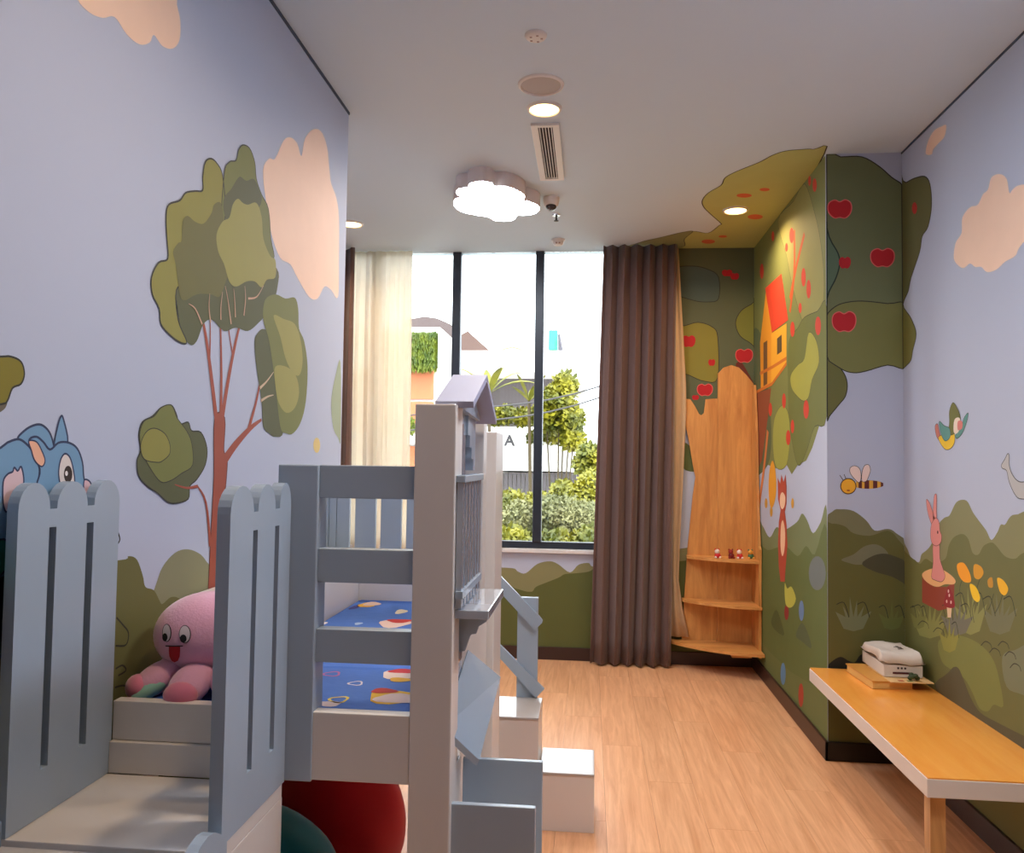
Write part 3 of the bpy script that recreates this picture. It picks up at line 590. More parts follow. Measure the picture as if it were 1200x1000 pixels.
for z, xl, yf in ((.71, .65, 5.19), (.425, .622, 5.165), (.15, .545, 5.09)):
    pts = [(XP-.007, DW-.007), (xl, DW-.007), (xl, DW-.06)]
    for i in range(1, 13):
        t = i/12; pts.append((xl+(XP-.007-xl)*t, DW-.06+(yf-DW+.06)*math.sin(t*math.pi/2)**.8))
    MB().prism(pts, 'z', z, z+.018).build('shelf_board', M_oakx, sh)
MB().box(.9, 1.02, 5.15, 5.3, .13, .15).build('foot_block', M_oakx, sh)
# small figures on the top board
def toy(px, kindc, label, acc):
    q = U(px, 654, 'y', 5.3); z = .728; t = thing('toy_figure', (q[0], 5.3, z), label, 'toy', 'little figures on the corner shelf')
    x, y = q[0], 5.3; c1, c2 = kindc
    MB().ell((x, y, z+.018), (.02, .018, .018), n=14, m=10).build('body', mat('toy_%s' % acc, c1, .35), t)
    MB().ell((x-.004, y-.004, z+.043), (.016, .015, .015), n=14, m=10).build('head', mat('toy_h_%s' % acc, c2, .35), t)
    for s_ in (-1, 1):
        MB().ell((x-.004+s_*.011, y-.002, z+.057), (.005, .004, .007), n=8, m=6).build('ear', mat('toy_%s' % acc, c1, .35), t)
        MB().ell((x+s_*.014, y-.012, z+.007), (.009, .012, .007), n=8, m=6).build('foot', mat('toy_h_%s' % acc, c2, .35), t)
toy(841, ((214, 40, 44), (240, 222, 214)), 'red and white toy figure at the left of the top board', 'a')
toy(857, ((120, 24, 28), (150, 36, 36)), 'small dark red toy figure between the two red and white ones', 'b')
toy(867, ((206, 48, 48), (244, 226, 220)), 'red and white toy figure in the middle of the top board', 'c')
toy(880, ((60, 112, 78), (222, 160, 60)), 'green toy figure with orange head at the right of the top board', 'd')

# ------------------------------------------------------------------ bench
M_bench = wood('orange_bench_top', (244, 158, 62), (252, 174, 78), .2, 'y', 10, .02, coat=.3)
BX0, BX1, BY0, BY1, BZ = 1.008, XR-.002, 2.52, DP-.016, .417
bn = thing('wall_bench', (1.2, 3.1, 0), 'long low bench with orange top and white edge along the right wall', 'bench')
MB().box(BX0+.003, BX1, BY0+.003, BY1, BZ-.004, BZ).build('bench_top', M_bench, bn)
MB().box(BX0, BX1, BY0, BY1, BZ-.058, BZ-.004, .002).build('white_edge_slab', mat('bench_white_edge', (226, 214, 204), .4), bn)
for (x, y) in ((BX0+.02, BY0+.03),):
    MB().box(x, x+.045, y, y+.045, 0, BZ-.058, .002).build('leg', wood('leg_wood', (170, 120, 70), (214, 160, 100), .4, 'z', 8, .03), bn)
# paper packages and booklets on the bench
yb = U(1060, 804, 'z', BZ+.001)[1]
bx = lambda px, y: float(U(px, 795, 'y', y)[0])
M_paper = mat('white_paper_wrap', (226, 214, 202), .6, bump=.2, bscale=25)
bk = thing('book', (1.21, 3.57, BZ), 'yellow-edged book lying under the white package on the bench', 'book')
def rotbox(b, c, sx, sy, z0, z1, a, taper=1):
    ca, sa = math.cos(a), math.sin(a); P_ = lambda u, v, z, k=1: (c[0]+u*k*ca-v*k*sa, c[1]+u*k*sa+v*k*ca, z)
    v = [P_(u, w_, z0) for u, w_ in ((-sx/2,-sy/2),(sx/2,-sy/2),(sx/2,sy/2),(-sx/2,sy/2))]+[P_(u, w_, z1, taper) for u, w_ in ((-sx/2,-sy/2),(sx/2,-sy/2),(sx/2,sy/2),(-sx/2,sy/2))]
    return b.add(v, [(0,3,2,1),(4,5,6,7),(0,1,5,4),(1,2,6,5),(2,3,7,6),(3,0,4,7)])
ANG = .06
rotbox(MB(), (1.25, 3.62), .16, .28, BZ+.004, BZ+.03, ANG).build('pages', mat('book_pages', (236, 190, 110), .7), bk)
rotbox(MB(), (1.25, 3.62), .17, .29, BZ+.0005, BZ+.004, ANG).build('cover', mat('book_cover', (214, 150, 66), .5), bk)
rotbox(MB(), (1.25, 3.62), .17, .29, BZ+.03, BZ+.034, ANG).build('cover', MATS['book_cover'], bk)
bk2 = thing('booklet', (1.32, 3.56, BZ+.034), 'thin open booklet under the white package', 'booklet')
rotbox(MB(), (1.325, 3.585), .17, .26, BZ+.0345, BZ+.038, .02).build('cover', mat('booklet_paper', (232, 190, 130), .6), bk2)
for i in range(3): rotbox(MB(), (1.29+.035*i, 3.475), .022, .02, BZ+.0381, BZ+.0386, .02).build('print_patch', mat('booklet_print_%d' % i, ((180, 90, 50), (120, 120, 60), (200, 140, 60))[i], .6), bk2)
pk = thing('paper_package', (1.31, 3.65, BZ+.04), 'white paper-wrapped package with dark print stacked on the books', 'package')
px0, px1, py0, py1, pz0, pz1 = 1.235, 1.4, 3.52, 3.79, BZ+.0395, BZ+.135
MB().box(px0+.004, px1-.004, py0+.004, py1, pz0, pz1-.045, .003).build('box', M_paper, pk)
bm = bmesh.new(); bmesh.ops.create_grid(bm, x_segments=14, y_segments=18, size=1); rr = random.Random(4)
lid = MB(); lv = []; n_ = 15; m_ = 19
for j in range(m_):
    for i in range(n_):
        u, v = i/(n_-1)*2-1, j/(m_-1)*2-1; e = max(abs(u), abs(v)); dz = 0 if e < .86 else (e-.86)/.14*.04
        x = (px0+px1)/2+u*(px1-px0)/2*1.06; y = (py0+py1)/2+v*(py1-py0)/2*(1.02 if v < 0 else .98)
        if u < -.8: x -= .008*(.5+.5*math.sin(v*5)); dz *= .7
        lv.append((x, y, pz1-dz+.004*math.sin(u*4+v*3)+.002*rr.random()))
bm.free()
lid.add(lv, [(j*n_+i, j*n_+i+1, (j+1)*n_+i+1, (j+1)*n_+i) for j in range(m_-1) for i in range(n_-1)], True)
lo_ = lid.build('wrap', M_paper, pk); md = lo_.modifiers.new('thickness', 'SOLIDIFY'); md.thickness = .002
def text(body, loc, size, rot, m, parent, name='print'):
    c = bpy.data.curves.new(name, 'FONT'); c.body = body; c.size = size; c.align_x = 'CENTER'; c.align_y = 'CENTER'; c.extrude = .0002; c.offset = size*.025
    tmp = bpy.data.objects.new('tmp', c); COL.objects.link(tmp); dg = bpy.context.evaluated_depsgraph_get()
    me = bpy.data.meshes.new_from_object(tmp.evaluated_get(dg)); bpy.data.objects.remove(tmp); me.materials.append(m); me.name = name
    o = bpy.data.objects.new(name, me); COL.objects.link(o); o.rotation_euler = rot; o.parent = parent; o.location = Vector(loc)-wloc(parent); return o
M_ink = mat('dark_ink', (62, 48, 46), .6)
MB().box(px0+.04, px1-.055, py0+.0025, py0+.0042, pz0+.014, pz0+.022).build('printed_bar', mat('ink_bar', (84, 30, 36), .6), pk)
for i in range(3): MB().box(px0+.058+.014*i, px0+.066+.014*i, py0+.0025, py0+.0042, pz0+.034, pz0+.042).build('printed_mark', M_ink, pk)
for i, (a, b) in enumerate(((.0, .045), (.018, .03), (.034, .05), (.052, .02))):
    rotbox(MB(), (1.335+.004*(i % 2), 3.60+a), b*.6, .007, pz1+.0055, pz1+.0066, .5-.35*i).build('printed_mark', M_ink, pk)
tg = thing('green_trinket', (1.34, 3.485, BZ+.0386), 'small dark green trinket lying on the open booklet', 'trinket')
for i in range(6):
    a = i; MB().ell((1.345+.014*math.cos(a), 3.487+.009*math.sin(a), BZ+.048+.006*(i % 3)), (.011, .009, .009), n=8, m=6).build('lobe', mat('dark_green_plastic', (58, 74, 40), .5), tg)

# ------------------------------------------------------------------ play bed
bed = thing('playhouse_bed', (-.64, 2.2, 0), 'raised pale blue and white playhouse bed with picket panels, gabled facade and slide', 'bed')
def part(name, m, b, parent=None, label=None):
    o = b.build(name, m, parent or bed)
    if label: o['label'] = label
    return o
FX = -.27                                                # street side of the facade
part('pillar', M_white, MB().box(-.355, FX, 1.6, 1.685, 0, 1.455, .003), label='tall white front pillar')
part('post', M_blue, MB().box(-.64, -.555, 1.598, 1.66, .685, 1.327, .003))
for z0, z1 in ((1.259, 1.327), (1.086, 1.155), (.923, .991)): part('rail', M_blue, MB().box(-.555, -.355, 1.608, 1.64, z0, z1, .002))
part('end_board', M_white, MB().box(-.556, -.355, 1.602, 1.634, .688, .824, .002))
part('end_board', M_white, MB().box(-.985, -.628, 1.602, 1.63, .749, .829, .002)); part('end_board', M_white, MB().box(-.985, -.628, 1.592, 1.63, .684, .748, .002))
part('deck', M_white, MB().box(-1.015, -.345, 1.635, 2.96, .69, .73))
part('side_box', M_white, MB().box(-1.018, -.852, 1.98, 2.95, .731, .985, .004))
part('leg', M_white, MB().box(-1.015, -.94, 2.88, 2.955, 0, .69)); part('leg', M_white, MB().box(-1.015, -.94, 1.64, 1.71, 0, .69))
part('leg', M_white, MB().box(-.43, -.356, 2.87, 2.945, 0, .69))
part('far_board', M_white, MB().box(-.852, -.345, 2.93, 2.96, .731, .925, .003))
for a, b in ((-1.02, -.985), (-.983, -.955), (-.953, -.904), (-.882, -.803), (-.783, -.704), (-.684, -.60), (-.58, -.49), (-.47, -.38)):
    part('slat', M_blue, MB().box(a, b, 2.965, 2.985, .731, 1.3, .002))
part('far_rail', M_blue, MB().box(-1.02, -.345, 2.96, 2.99, 1.26, 1.31, .002)); part('far_rail', M_blue, MB().box(-1.02, -.345, 2.986, 3.0, .93, .975, .002))
# picket panels beside the walkway
def picket(xa, xb, y0, y1, slots):
    """board with rounded picket tops and slots cut right through"""
    b = MB(); edges = [y0]+[s_ for sl in slots for s_ in sl]+[y1]; zt, zs, zm, z0, zslot0 = 1.29, 1.243, 1.207, .684, .77
    segs = [(edges[2*i], edges[2*i+1]) for i in range(len(edges)//2)]
    for (a, c) in segs:
        pts = [(a, z0), (c, z0), (c, zs)]; r_ = (c-a)/2; m_ = (a+c)/2
        for i in range(1, 12): t = math.pi*i/12; pts.append((m_+r_*math.cos(t), zs+(zt-zs)*math.sin(t)))
        pts.append((a, zs)); b.prism(pts, 'x', xa, xb)
    for (a, c) in slots:
        b.box(xa, xb, a, c, z0, zslot0); b.box(xa, xb, a, c, zm, zs-.002)
    return b
part('picket_panel', M_blue, picket(-1.006, -.985, 1.30, 1.6, ((1.382, 1.402), (1.492, 1.514)))); 
part('picket_panel', M_blue, picket(-.634, -.61, 1.318, 1.597, ((1.413, 1.433), (1.515, 1.536))))
part('walkway', M_white, MB().box(-1.01, -.612, 1.30, 1.5915, .655, .683, .002))
part('side_skirt', M_white, MB().box(-.634, -.612, 1.318, 1.594, 0, .655, .002)); part('front_skirt', M_white, MB().box(-1.01, -.634, 1.30, 1.315, 0, .655))
# slide down towards the room
sl = [(1.30, .672), (1.1, .56), (.8, .36), (.5, .17), (.3, .07), (.1, .03), (-.1, .02)]
part('slide', M_white, MB().prism(sl+[(p[0], p[1]-.018) for p in reversed(sl)], 'x', -1.0, -.62))
for xa in (-1.012, -.62):
    rp = smooth_loop([(1.318, .70), (1.25, .735), (1.15, .69), (1.0, .58), (.7, .38), (.4, .2), (.1, .11), (-.1, .09)], 4, False)
    part('slide_rail', M_blue, MB().prism(rp+[(-.1, .0), (.1, .0), (.4, .06), (.8, .32), (1.1, .52), (1.318, .63)], 'x', xa, xa+.02))
# facade
part('facade_board', M_gloss, MB().box(-.345, -.29, 1.686, 1.86, .66, 1.455, .003))
part('facade_board', M_white, MB().box(-.345, -.29, 1.86, 2.31, .69, .95, .003))
part('facade_board', M_white, MB().box(-.345, -.29, 1.686, 1.87, .0, .655, .003)); part('facade_board', M_white, MB().box(-.335, -.30, 1.872, 2.31, .0, .685, .003))
part('facade_post', M_white, MB().box(-.32, -.272, 2.05, 2.11, .95, 1.45, .003))
part('facade_board', M_gloss, MB().box(-.335, -.30, 2.11, 2.315, .95, 1.425, .003))
part('facade_post', M_white, MB().box(-.345, FX, 2.315, 2.5, 0, 1.425, .003))
for i in range(4): part('bracket_step', M_blue, MB().box(-.335, -.285, 1.862+.03*i, 1.895+.03*i, 1.40-.028*i, 1.46))
XR0, XR1 = -.318, -.238
ap = (1.833, 1.54); en = (1.62, 1.462); ef = (2.035, 1.447)
for e_ in (en, ef):
    d_ = Vector((0, e_[0]-ap[0], e_[1]-ap[1])); nn = Vector((0, -d_.z, d_.y)).normalized()
    if nn.z > 0: nn = -nn
    part('roof_slab', M_roofp, MB().poly3([(XR0, ap[0], ap[1]), (XR1, ap[0], ap[1]), (XR1, e_[0], e_[1]), (XR0, e_[0], e_[1])], nn*.014))
part('gable_board', M_blue, MB().prism([(1.66, 1.456), (2.0, 1.44), (1.833, 1.52)], 'x', -.31, -.275))
part('window_shelf', M_gloss, MB().box(-.30, -.2, 1.62, 1.9, 1.018, 1.036, .002))
bp_ = [(1.0, 0)]
part('shelf_bracket', M_blue, MB().prism([(-.29, 1.018), (-.205, 1.018), (-.215, .998), (-.235, .985), (-.25, .965), (-.26, .935), (-.29, .93)], 'y', 1.70, 1.715))
part('shelf_bracket', M_blue, MB().prism([(-.29, 1.018), (-.205, 1.018), (-.215, .998), (-.235, .985), (-.25, .965), (-.26, .935), (-.29, .93)], 'y', 1.87, 1.885))
part('railing_bar', M_blue, MB().box(-.27, -.25, 1.61, 1.89, 1.295, 1.31, .002)); part('railing_bar', M_blue, MB().box(-.268, -.252, 1.61, 1.89, 1.06, 1.075))
for i in range(7): y = 1.615+i*.0415; part('railing_slat', M_gloss, MB().box(-.268, -.256, y, y+.026, 1.04, 1.296))
A_, B_, C_, D_ = (-.288, 1.627, .798), (-.288, 1.935, .882), (-.225, 2.10, .775), (-.225, 1.70, .708)
part('slanted_canopy', M_blue, MB().poly3([A_, B_, C_, D_], (-.006, 0, -.013)))
for y in (1.622, 1.868): part('cupboard_door', M_blue, MB().box(-.286, -.1, y, y+.014, .03, .648, .002))
hg = [o for o in bed.children if o.name.startswith('cupboard_door')][0]
for z in (.56, .575, .60, .615): MB().box(-.281, -.276, 1.619, 1.623, z, z+.007).build('hinge_screw', mat('hinge_dark', (30, 28, 28), .5), hg)
part('cupboard_floor', M_white, MB().box(-.288, -.12, 1.637, 1.867, .40, .412))

# stairs
stt = thing('bed_stairs', (-.25, 3.07, 0), 'white box stairs with pale blue handrail leading to the bed', 'stairs')
for x0, x1, z in ((-.172, .03, .21), (-.385, -.175, .403), (-.595, -.388, .60)):
    st_ = MB().box(x0, x1, 2.955, 3.2, 0, z-.008, .002).build('step', M_white, stt); MB().box(x0, x1, 2.951, 3.202, z-.008, z, .002).build('tread', mat('tread_gloss_white', (190, 187, 186), .1), st_)
hp = MB().box(-.28, -.197, 3.206, 3.23, 0, .795, .003).build('handrail_post', M_blue, stt)
MB().box(-.58, -.50, 3.206, 3.23, 0, 1.05, .003).build('handrail_post', M_blue, stt)
MB().prism([(-.60, 1.12), (-.337, .869), (-.19, .724), (-.178, .709), (-.18, .700), (-.208, .671), (-.336, .802), (-.60, 1.05)], 'y', 3.186, 3.205).build('handrail', M_blue, stt)
MB().prism([(-.60, .85), (-.34, .602), (-.168, .441), (-.201, .405), (-.333, .542), (-.60, .79)], 'y', 3.188, 3.205).build('handrail', M_blue, stt)

# mattress with flat print
def mattmat():
    m = mat('blue_print_fabric', (74, 120, 206), .85, var=.05, scale=20, bump=.2, bscale=30); return m
mt = thing('mattress', (-.62, 2.3, .731), 'blue mattress with colourful print lying in the bed', 'mattress')
MB().box(-.978, -.362, 1.64, 1.975, .732, .818, .015).box(-.848, -.362, 1.965, 2.925, .732, .818, .015).build('cover', mattmat(), mt)
def printed(cx, cy, rx, ry, rgb, nm='print_patch', a=0, ring=0, lev=0, wob=.25, seed=0):
    rr = random.Random(seed); n = 16; z = .8186+.0004*lev; pts = []
    for i in range(n):
        t = 2*math.pi*i/n; k = 1+wob*math.sin(3*t+seed)*.6; u, v = rx*k*math.cos(t), ry*k*math.sin(t)
        pts.append((cx+u*math.cos(a)-v*math.sin(a), cy+u*math.sin(a)+v*math.cos(a), z))
    b = MB()
    if ring: b.add(pts+[(cx+(p[0]-cx)*.72, cy+(p[1]-cy)*.72, z) for p in pts], [(i, (i+1) % n, (i+1) % n+n, i+n) for i in range(n)])
    else: b.add(pts, [tuple(range(n))])
    b.build(nm, mat('print_%02x%02x%02x' % rgb, rgb, .85, var=.02), mt)
MP = lambda px, py: U(px, py, 'z', .8186)
for px, py, rx, ry, c, ring, lev in ((463,817,.062,.05,(238,190,60),0,0), (465,819,.05,.035,(240,214,206),0,1), (450,810,.03,.02,(196,60,50),0,1), (470,791,.05,.04,(240,220,210),0,0), (472,787,.036,.02,(200,50,54),0,1), (470,797,.03,.018,(236,186,64),0,1),
        (397,820,.022,.024,(228,206,90),1,0), (389,790,.022,.022,(186,110,170),1,0), (376,832,.03,.018,(236,214,210),0,0), (417,801,.018,.018,(226,224,240),1,0),
        (462,731,.05,.06,(240,214,206),0,0), (468,728,.04,.03,(200,60,56),0,1), (430,709,.03,.05,(238,190,70),0,0), (436,708,.03,.04,(240,214,200),0,1), (470,717,.02,.04,(226,220,200),0,0), (378,731,.012,.03,(236,226,226),0,0), (392,721,.012,.03,(236,214,206),0,0), (404,708,.014,.05,(40,44,80),0,0), (415,712,.014,.04,(60,66,140),0,0), (398,742,.06,.02,(236,190,180),0,0), (198,827,.03,.02,(196,180,60),0,0), (420,731,.012,.02,(170,200,240),0,0)):
    q = MP(px, py)
    if q[1] < 2.9 and not (-.85 > q[0]-rx and q[1] > 1.96): printed(q[0], min(max(q[1], 1.66+ry), 2.9-ry), rx, ry, c, ring=ring, lev=lev, seed=int(px) % 7)

# pink octopus plush
M_pink = mat('pink_plush', (232, 172, 200), .95, var=.06, scale=12, bump=.12, bscale=160, sheen=.6)
M_pink2 = mat('deep_pink_plush', (222, 126, 152), .95, var=.06, scale=12, sheen=.6)
M_mint = mat('mint_plush', (150, 200, 180), .95, sheen=.4)
oc = thing('octopus_plush', (-.86, 1.76, .819), 'pink octopus plush toy with a smiling face sitting on the bed', 'plush toy')
hc = Vector((-.868, 1.79, .936)); hr = (.118, .112, .092)
def headfn(p):
    p = p.copy(); p.x *= 1.05; p.y *= 1.05; return p
MB().ell(hc, hr, n=36, m=24, fn=headfn).build('head', M_pink, oc)
for i, (x, y, a, ln) in enumerate(((-.945, 1.70, -2.45, .06), (-.853, 1.672, -1.62, .06), (-.775, 1.70, -.75, .06), (-.75, 1.80, 0, .06), (-.80, 1.885, 1.0, .06), (-.9, 1.9, 1.9, .05), (-.965, 1.83, 2.8, .03))):
    d_ = Vector((math.cos(a), math.sin(a), 0)); R_ = Matrix.Rotation(a, 3, 'Z') @ Matrix.Rotation(math.radians(30), 3, 'Y')
    c_ = Vector((x, y, .85)); o = MB().ell(c_, (.06, .045, .031), R_, n=22, m=14).build('tentacle', M_pink, oc)
    if i < 3:
        e_ = c_+d_*.038+Vector((0, 0, -.014)); MB().ell(e_, (.026, .038, .028), Matrix.Rotation(a, 3, 'Z'), n=16, m=10).build('toe_patch', M_pink2, o)
        if i == 0: MB().ell(c_+Vector((.006, -.03, -.012)), (.05, .02, .018), R_, n=16, m=10).build('sole_patch', M_mint, o)
def on_head(px, py):
    d = Vector((px-600)/F*_r-(py-500)/F*_u+_w); o = Vector((0, 0, CZ)); rr_ = Vector((hr[0]*1.05, hr[1]*1.05, hr[2]))
    od = Vector([(o[i]-hc[i])/rr_[i] for i in range(3)]); dd = Vector([d[i]/rr_[i] for i in range(3)])
    A, B, C = dd.dot(dd), 2*od.dot(dd), od.dot(od)-1; t = (-B-math.sqrt(max(0, B*B-4*A*C)))/(2*A); p = o+d*t
    n = Vector([(p[i]-hc[i])/rr_[i]**2 for i in range(3)]).normalized(); return p, n
def face(name, pts, m, lift, parent=None):
    """felt patch that follows the curve of the head"""
    c = np.mean(pts, 0); b = MB(); vs = []; n = len(pts); K = 5
    for k in range(K+1):
        for p in pts:
            q, nn = on_head(*(c+(np.array(p)-c)*k/K)); vs.append(q+nn*lift)
    fs = [(k*n+i, k*n+(i+1) % n, (k+1)*n+(i+1) % n, (k+1)*n+i) for k in range(K) for i in range(n)]
    return b.add(vs, fs, True).build(name, m, parent or oc)
def ov(cx, cy, rx, ry, n=20): return [(cx+rx*math.cos(2*math.pi*i/n), cy+ry*math.sin(2*math.pi*i/n)) for i in range(n)]
M_blk = mat('black_thread', (24, 18, 24), .7); M_eye = mat('white_felt', (228, 214, 220), .8); M_red = mat('red_felt', (186, 20, 36), .8)
for px, py, w_, h_ in ((196, 742, 5.4, 10.5), (217, 743.5, 7, 10.5)):
    e_ = face('eye', ov(px, py, w_, h_), M_blk, .0012); face('eye_white', ov(px, py, w_-.9, h_-.9), M_eye, .002, e_); face('pupil', ov(px-1.5, py+5, w_*.55, 4.6), M_blk, .0028, e_)
mo = face('mouth', [(198.5,757),(205,757),(211.5,757),(211.5,763),(211,769),(209,774),(205,776),(201.5,774),(199,769),(198.5,763)], M_red, .0015)
face('mouth_line', [(195,756.3),(205,756.6),(215,756.3),(215,757.5),(205,757.8),(195,757.5)], M_blk, .0024, mo)

# bean bags under the bed
def blob(name, c, r, m, label, cat, seed, fn=None):
    t = thing(name, (c[0], c[1], 0), label, cat)
    def f(p):
        q = p.copy()
        if q.z < -.55: q.z = -.55-(abs(q.z)-.55)*.12
        q *= 1+.03*math.sin(5*p.x+seed)+.025*math.sin(7*p.y+2*p.z+seed); return q
    z = r[2]*.6
    MB().ell((c[0], c[1], z+.0), r, n=40, m=26, fn=f).build('bag', m, t); return t
t = blob('bean_bag', (-.80, 2.54), (.225, .225, .29), mat('red_velour', (250, 26, 58), .9, var=.12, scale=9, sheen=.5), 'large red bean bag on the floor under the bed', 'bean bag', 1)
t = blob('round_plush_cushion', (-.79, 2.0), (.185, .18, .275), mat('teal_plush', (56, 186, 214), .95, var=.35, scale=6, sheen=.5), 'teal and blue round plush cushion in front of the red bean bag', 'cushion', 3)
MB().ell((-.625, 1.90, .325), (.022, .02, .018), n=12, m=8).build('orange_tip', mat('orange_plush', (226, 120, 24), .9), t)
MB().ell((-.69, 1.9, .28), (.07, .055, .10), Matrix.Rotation(.3, 3, 'Y'), n=16, m=10).build('blue_patch', mat('blue_plush', (30, 86, 170), .95, var=.2, sheen=.4), t)

# ------------------------------------------------------------------ outside
GZ = -1.5
MB().box(-40, 40, DW+.4, 60, GZ-.2, GZ).build('ground', mat('outside_paving', (170, 165, 155), .9), kind='structure')
M_bw = mat('white_render', (236, 232, 226), .8, var=.03, scale=1); M_shut = mat('grey_shutter', (84, 76, 78), .6); M_ter = mat('terracotta_panel', (186, 108, 68), .7)
def px_rect(D, x0, y0, x1, y1):
    a, b = U(x0, y0, 'y', D), U(x1, y1, 'y', D); return a[0], b[0], b[2], a[2]
def wbox(b, D, x0, y0, x1, y1, dep): 
    X0, X1, Z0, Z1 = px_rect(D, x0, y0, x1, y1); return b.box(X0, X1, D, D+dep, Z0, Z1)
hs = thing('white_house', (0, 18, GZ), 'white two-storey house with flat roof slab and grey slatted shutters outside the window', 'house')
D = 17
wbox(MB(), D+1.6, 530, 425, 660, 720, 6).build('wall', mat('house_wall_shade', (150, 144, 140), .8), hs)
wbox(MB(), D, 512, 411, 684, 437, 7).build('roof_slab', M_bw, hs)
for i in range(26):
    x = 541+i*4.1; wbox(MB(), D+1.3, x, 438, x+3.2, 497, .06).build('shutter_slat', M_shut, hs)
wbox(MB(), D+.05, 509, 411, 541, 560, 2.2).build('pilaster', M_bw, hs)
X0, X1, Z0, Z1 = px_rect(D, 517, 440, 526, 495); wn = MB().box(X0, X1, D-.02, D+.06, Z0, Z1).build('window', mat('cream_frame', (216, 206, 186), .6), hs)
MB().box(X0+.04, X1-.04, D-.03, D-.021, (Z0+Z1)/2+.04, Z1-.05).build('pane', mat('house_glass', (120, 110, 104), .2), wn); MB().box(X0+.04, X1-.04, D-.03, D-.021, Z0+.05, (Z0+Z1)/2-.04).build('pane', MATS['house_glass'], wn)
wbox(MB(), D-2.2, 560, 500, 684, 553, 3.4).build('balcony_wall', M_bw, hs)
wbox(MB(), D-2.6, 612, 516, 692, 528, .9).build('planter', M_bw, hs)
for i in range(24):
    x = 566+i*5; wbox(MB(), D-2.0, x, 554, x+3.6, 585, .06).build('lower_slat', M_shut, hs)
wbox(MB(), D-1.8, 555, 553, 690, 760, 2).build('ground_floor_wall', M_bw, hs)
q = U(597, 517, 'y', D-2.22); text('A', (q[0], D-2.215, q[2]), .28, (math.pi/2, 0, 0), mat('sign_dark', (62, 58, 62), .5), hs, 'sign_letter')
rf = thing('vaulted_roof', (-2.6, 24, 3), 'grey-brown vaulted roof rising behind the white house', 'roof')
pts = [tuple(float(v) for v in U(a, b, 'y', 24)[[0, 2]]) for a, b in ((470,412),(470,380),(480,374),(497,371),(512,373),(528,380),(545,395),(560,412))]
MB().prism(pts, 'y', 24, 27).build('vault', mat('roof_grey', (92, 78, 76), .8), rf)
pts = [tuple(float(v) for v in U(a, b, 'y', 23)[[0, 2]]) for a, b in ((541,415),(541,392),(548,388),(575,412),(575,415))]
MB().prism(pts, 'y', 23, 23.8).build('brick_gable', mat('brick_brown', (92, 70, 62), .8, var=.2, scale=30), rf)
q = [U(a, b, 'y', 22) for a, b in ((582,413),(592,409),(600,407),(608,409),(617,414))]
MB().tube(q, .03, 6).build('roof_line', mat('olive_trim', (170, 160, 100), .7), rf)
tb = thing('neighbour_building', (-3, 15, GZ), 'neighbouring building with terracotta panels left of the white house', 'building')
wbox(MB(), 15.2, 380, 384, 509, 760, 1.6).build('wall', M_bw, tb)
for i in range(3):
    for j in range(2): wbox(MB(), 15.1, 413+i*32, 433+j*38, 443+i*32, 468+j*38, .1).build('panel', M_ter, tb)
wbox(MB(), 14.9, 400, 515, 508, 521, .5).build('ledge', M_bw, tb)
for j in range(2): wbox(MB(), 15.12, 470, 523+j*40, 500, 560+j*40, .08).build('panel', M_ter, tb)
mb_ = thing('water_tank', (2, 17, 4), 'small mint green tank on the corner of the roof slab', 'tank')
wbox(MB(), D+.3, 643, 387, 653, 410, .8).build('tank', mat('mint_paint', (50, 152, 120), .5), mb_)
a, b = U(655, 392, 'y', D+.2), U(661, 424, 'y', D+.2)
MB().tube([a, b], .03, 6).tube([U(655, 392, 'y', D+.2), U(655, 414, 'y', D+.2)], .02, 6).tube([U(655, 405, 'y', D+.2), U(661, 424, 'y', D+.2)], .02, 6).tube([U(654, 413, 'y', D+.2), U(659, 412, 'y', D+.2)], .02, 6).build('bracket', mat('bracket_grey', (84, 80, 88), .6), mb_)
# power lines
for i, (a, b, lb) in enumerate((((560,478), (760,432), 'upper thin power line crossing the view outside'), ((560,494), (760,444), 'lower thin power line crossing the view outside'))):
    A, B = U(*a, 'y', 11.2), U(*b, 'y', 11.2); P_ = [A+(B-A)*t+np.array([0, 0, -.12*math.sin(math.pi*t)]) for t in np.linspace(-1.2, 2.2, 24)]
    o = MB().tube(P_, .012, 5).build('power_line', mat('cable_dark', (70, 66, 66), .7)); o['label'] = lb; o['category'] = 'cable'; o['group'] = 'power lines'
# foliage
def leafmat(name, a, b, scale=3):
    m = bpy.data.materials.new(name); m.use_nodes = True; nt = m.node_tree; bs = nt.nodes['Principled BSDF']; L = nt.links.new
    tc = nt.nodes.new('ShaderNodeTexCoord'); n = nt.nodes.new('ShaderNodeTexNoise'); n.inputs['Scale'].default_value = scale; n.inputs['Detail'].default_value = 6; L(tc.outputs['Object'], n.inputs['Vector'])
    cr = nt.nodes.new('ShaderNodeValToRGB'); cr.color_ramp.elements[0].position = .35; cr.color_ramp.elements[1].position = .65
    cr.color_ramp.elements[0].color = (*lin(a), 1); cr.color_ramp.elements[1].color = (*lin(b), 1); L(n.outputs['Fac'], cr.inputs[0]); L(cr.outputs[0], bs.inputs['Base Color']); bs.inputs['Roughness'].default_value = .6
    return m
M_leaf = leafmat('hedge_leaf', (70, 78, 12), (142, 134, 14)); M_leafg = leafmat('grey_leaf', (100, 102, 58), (136, 132, 84)); M_leafd = leafmat('vine_leaf', (58, 80, 12), (110, 120, 16), 6)
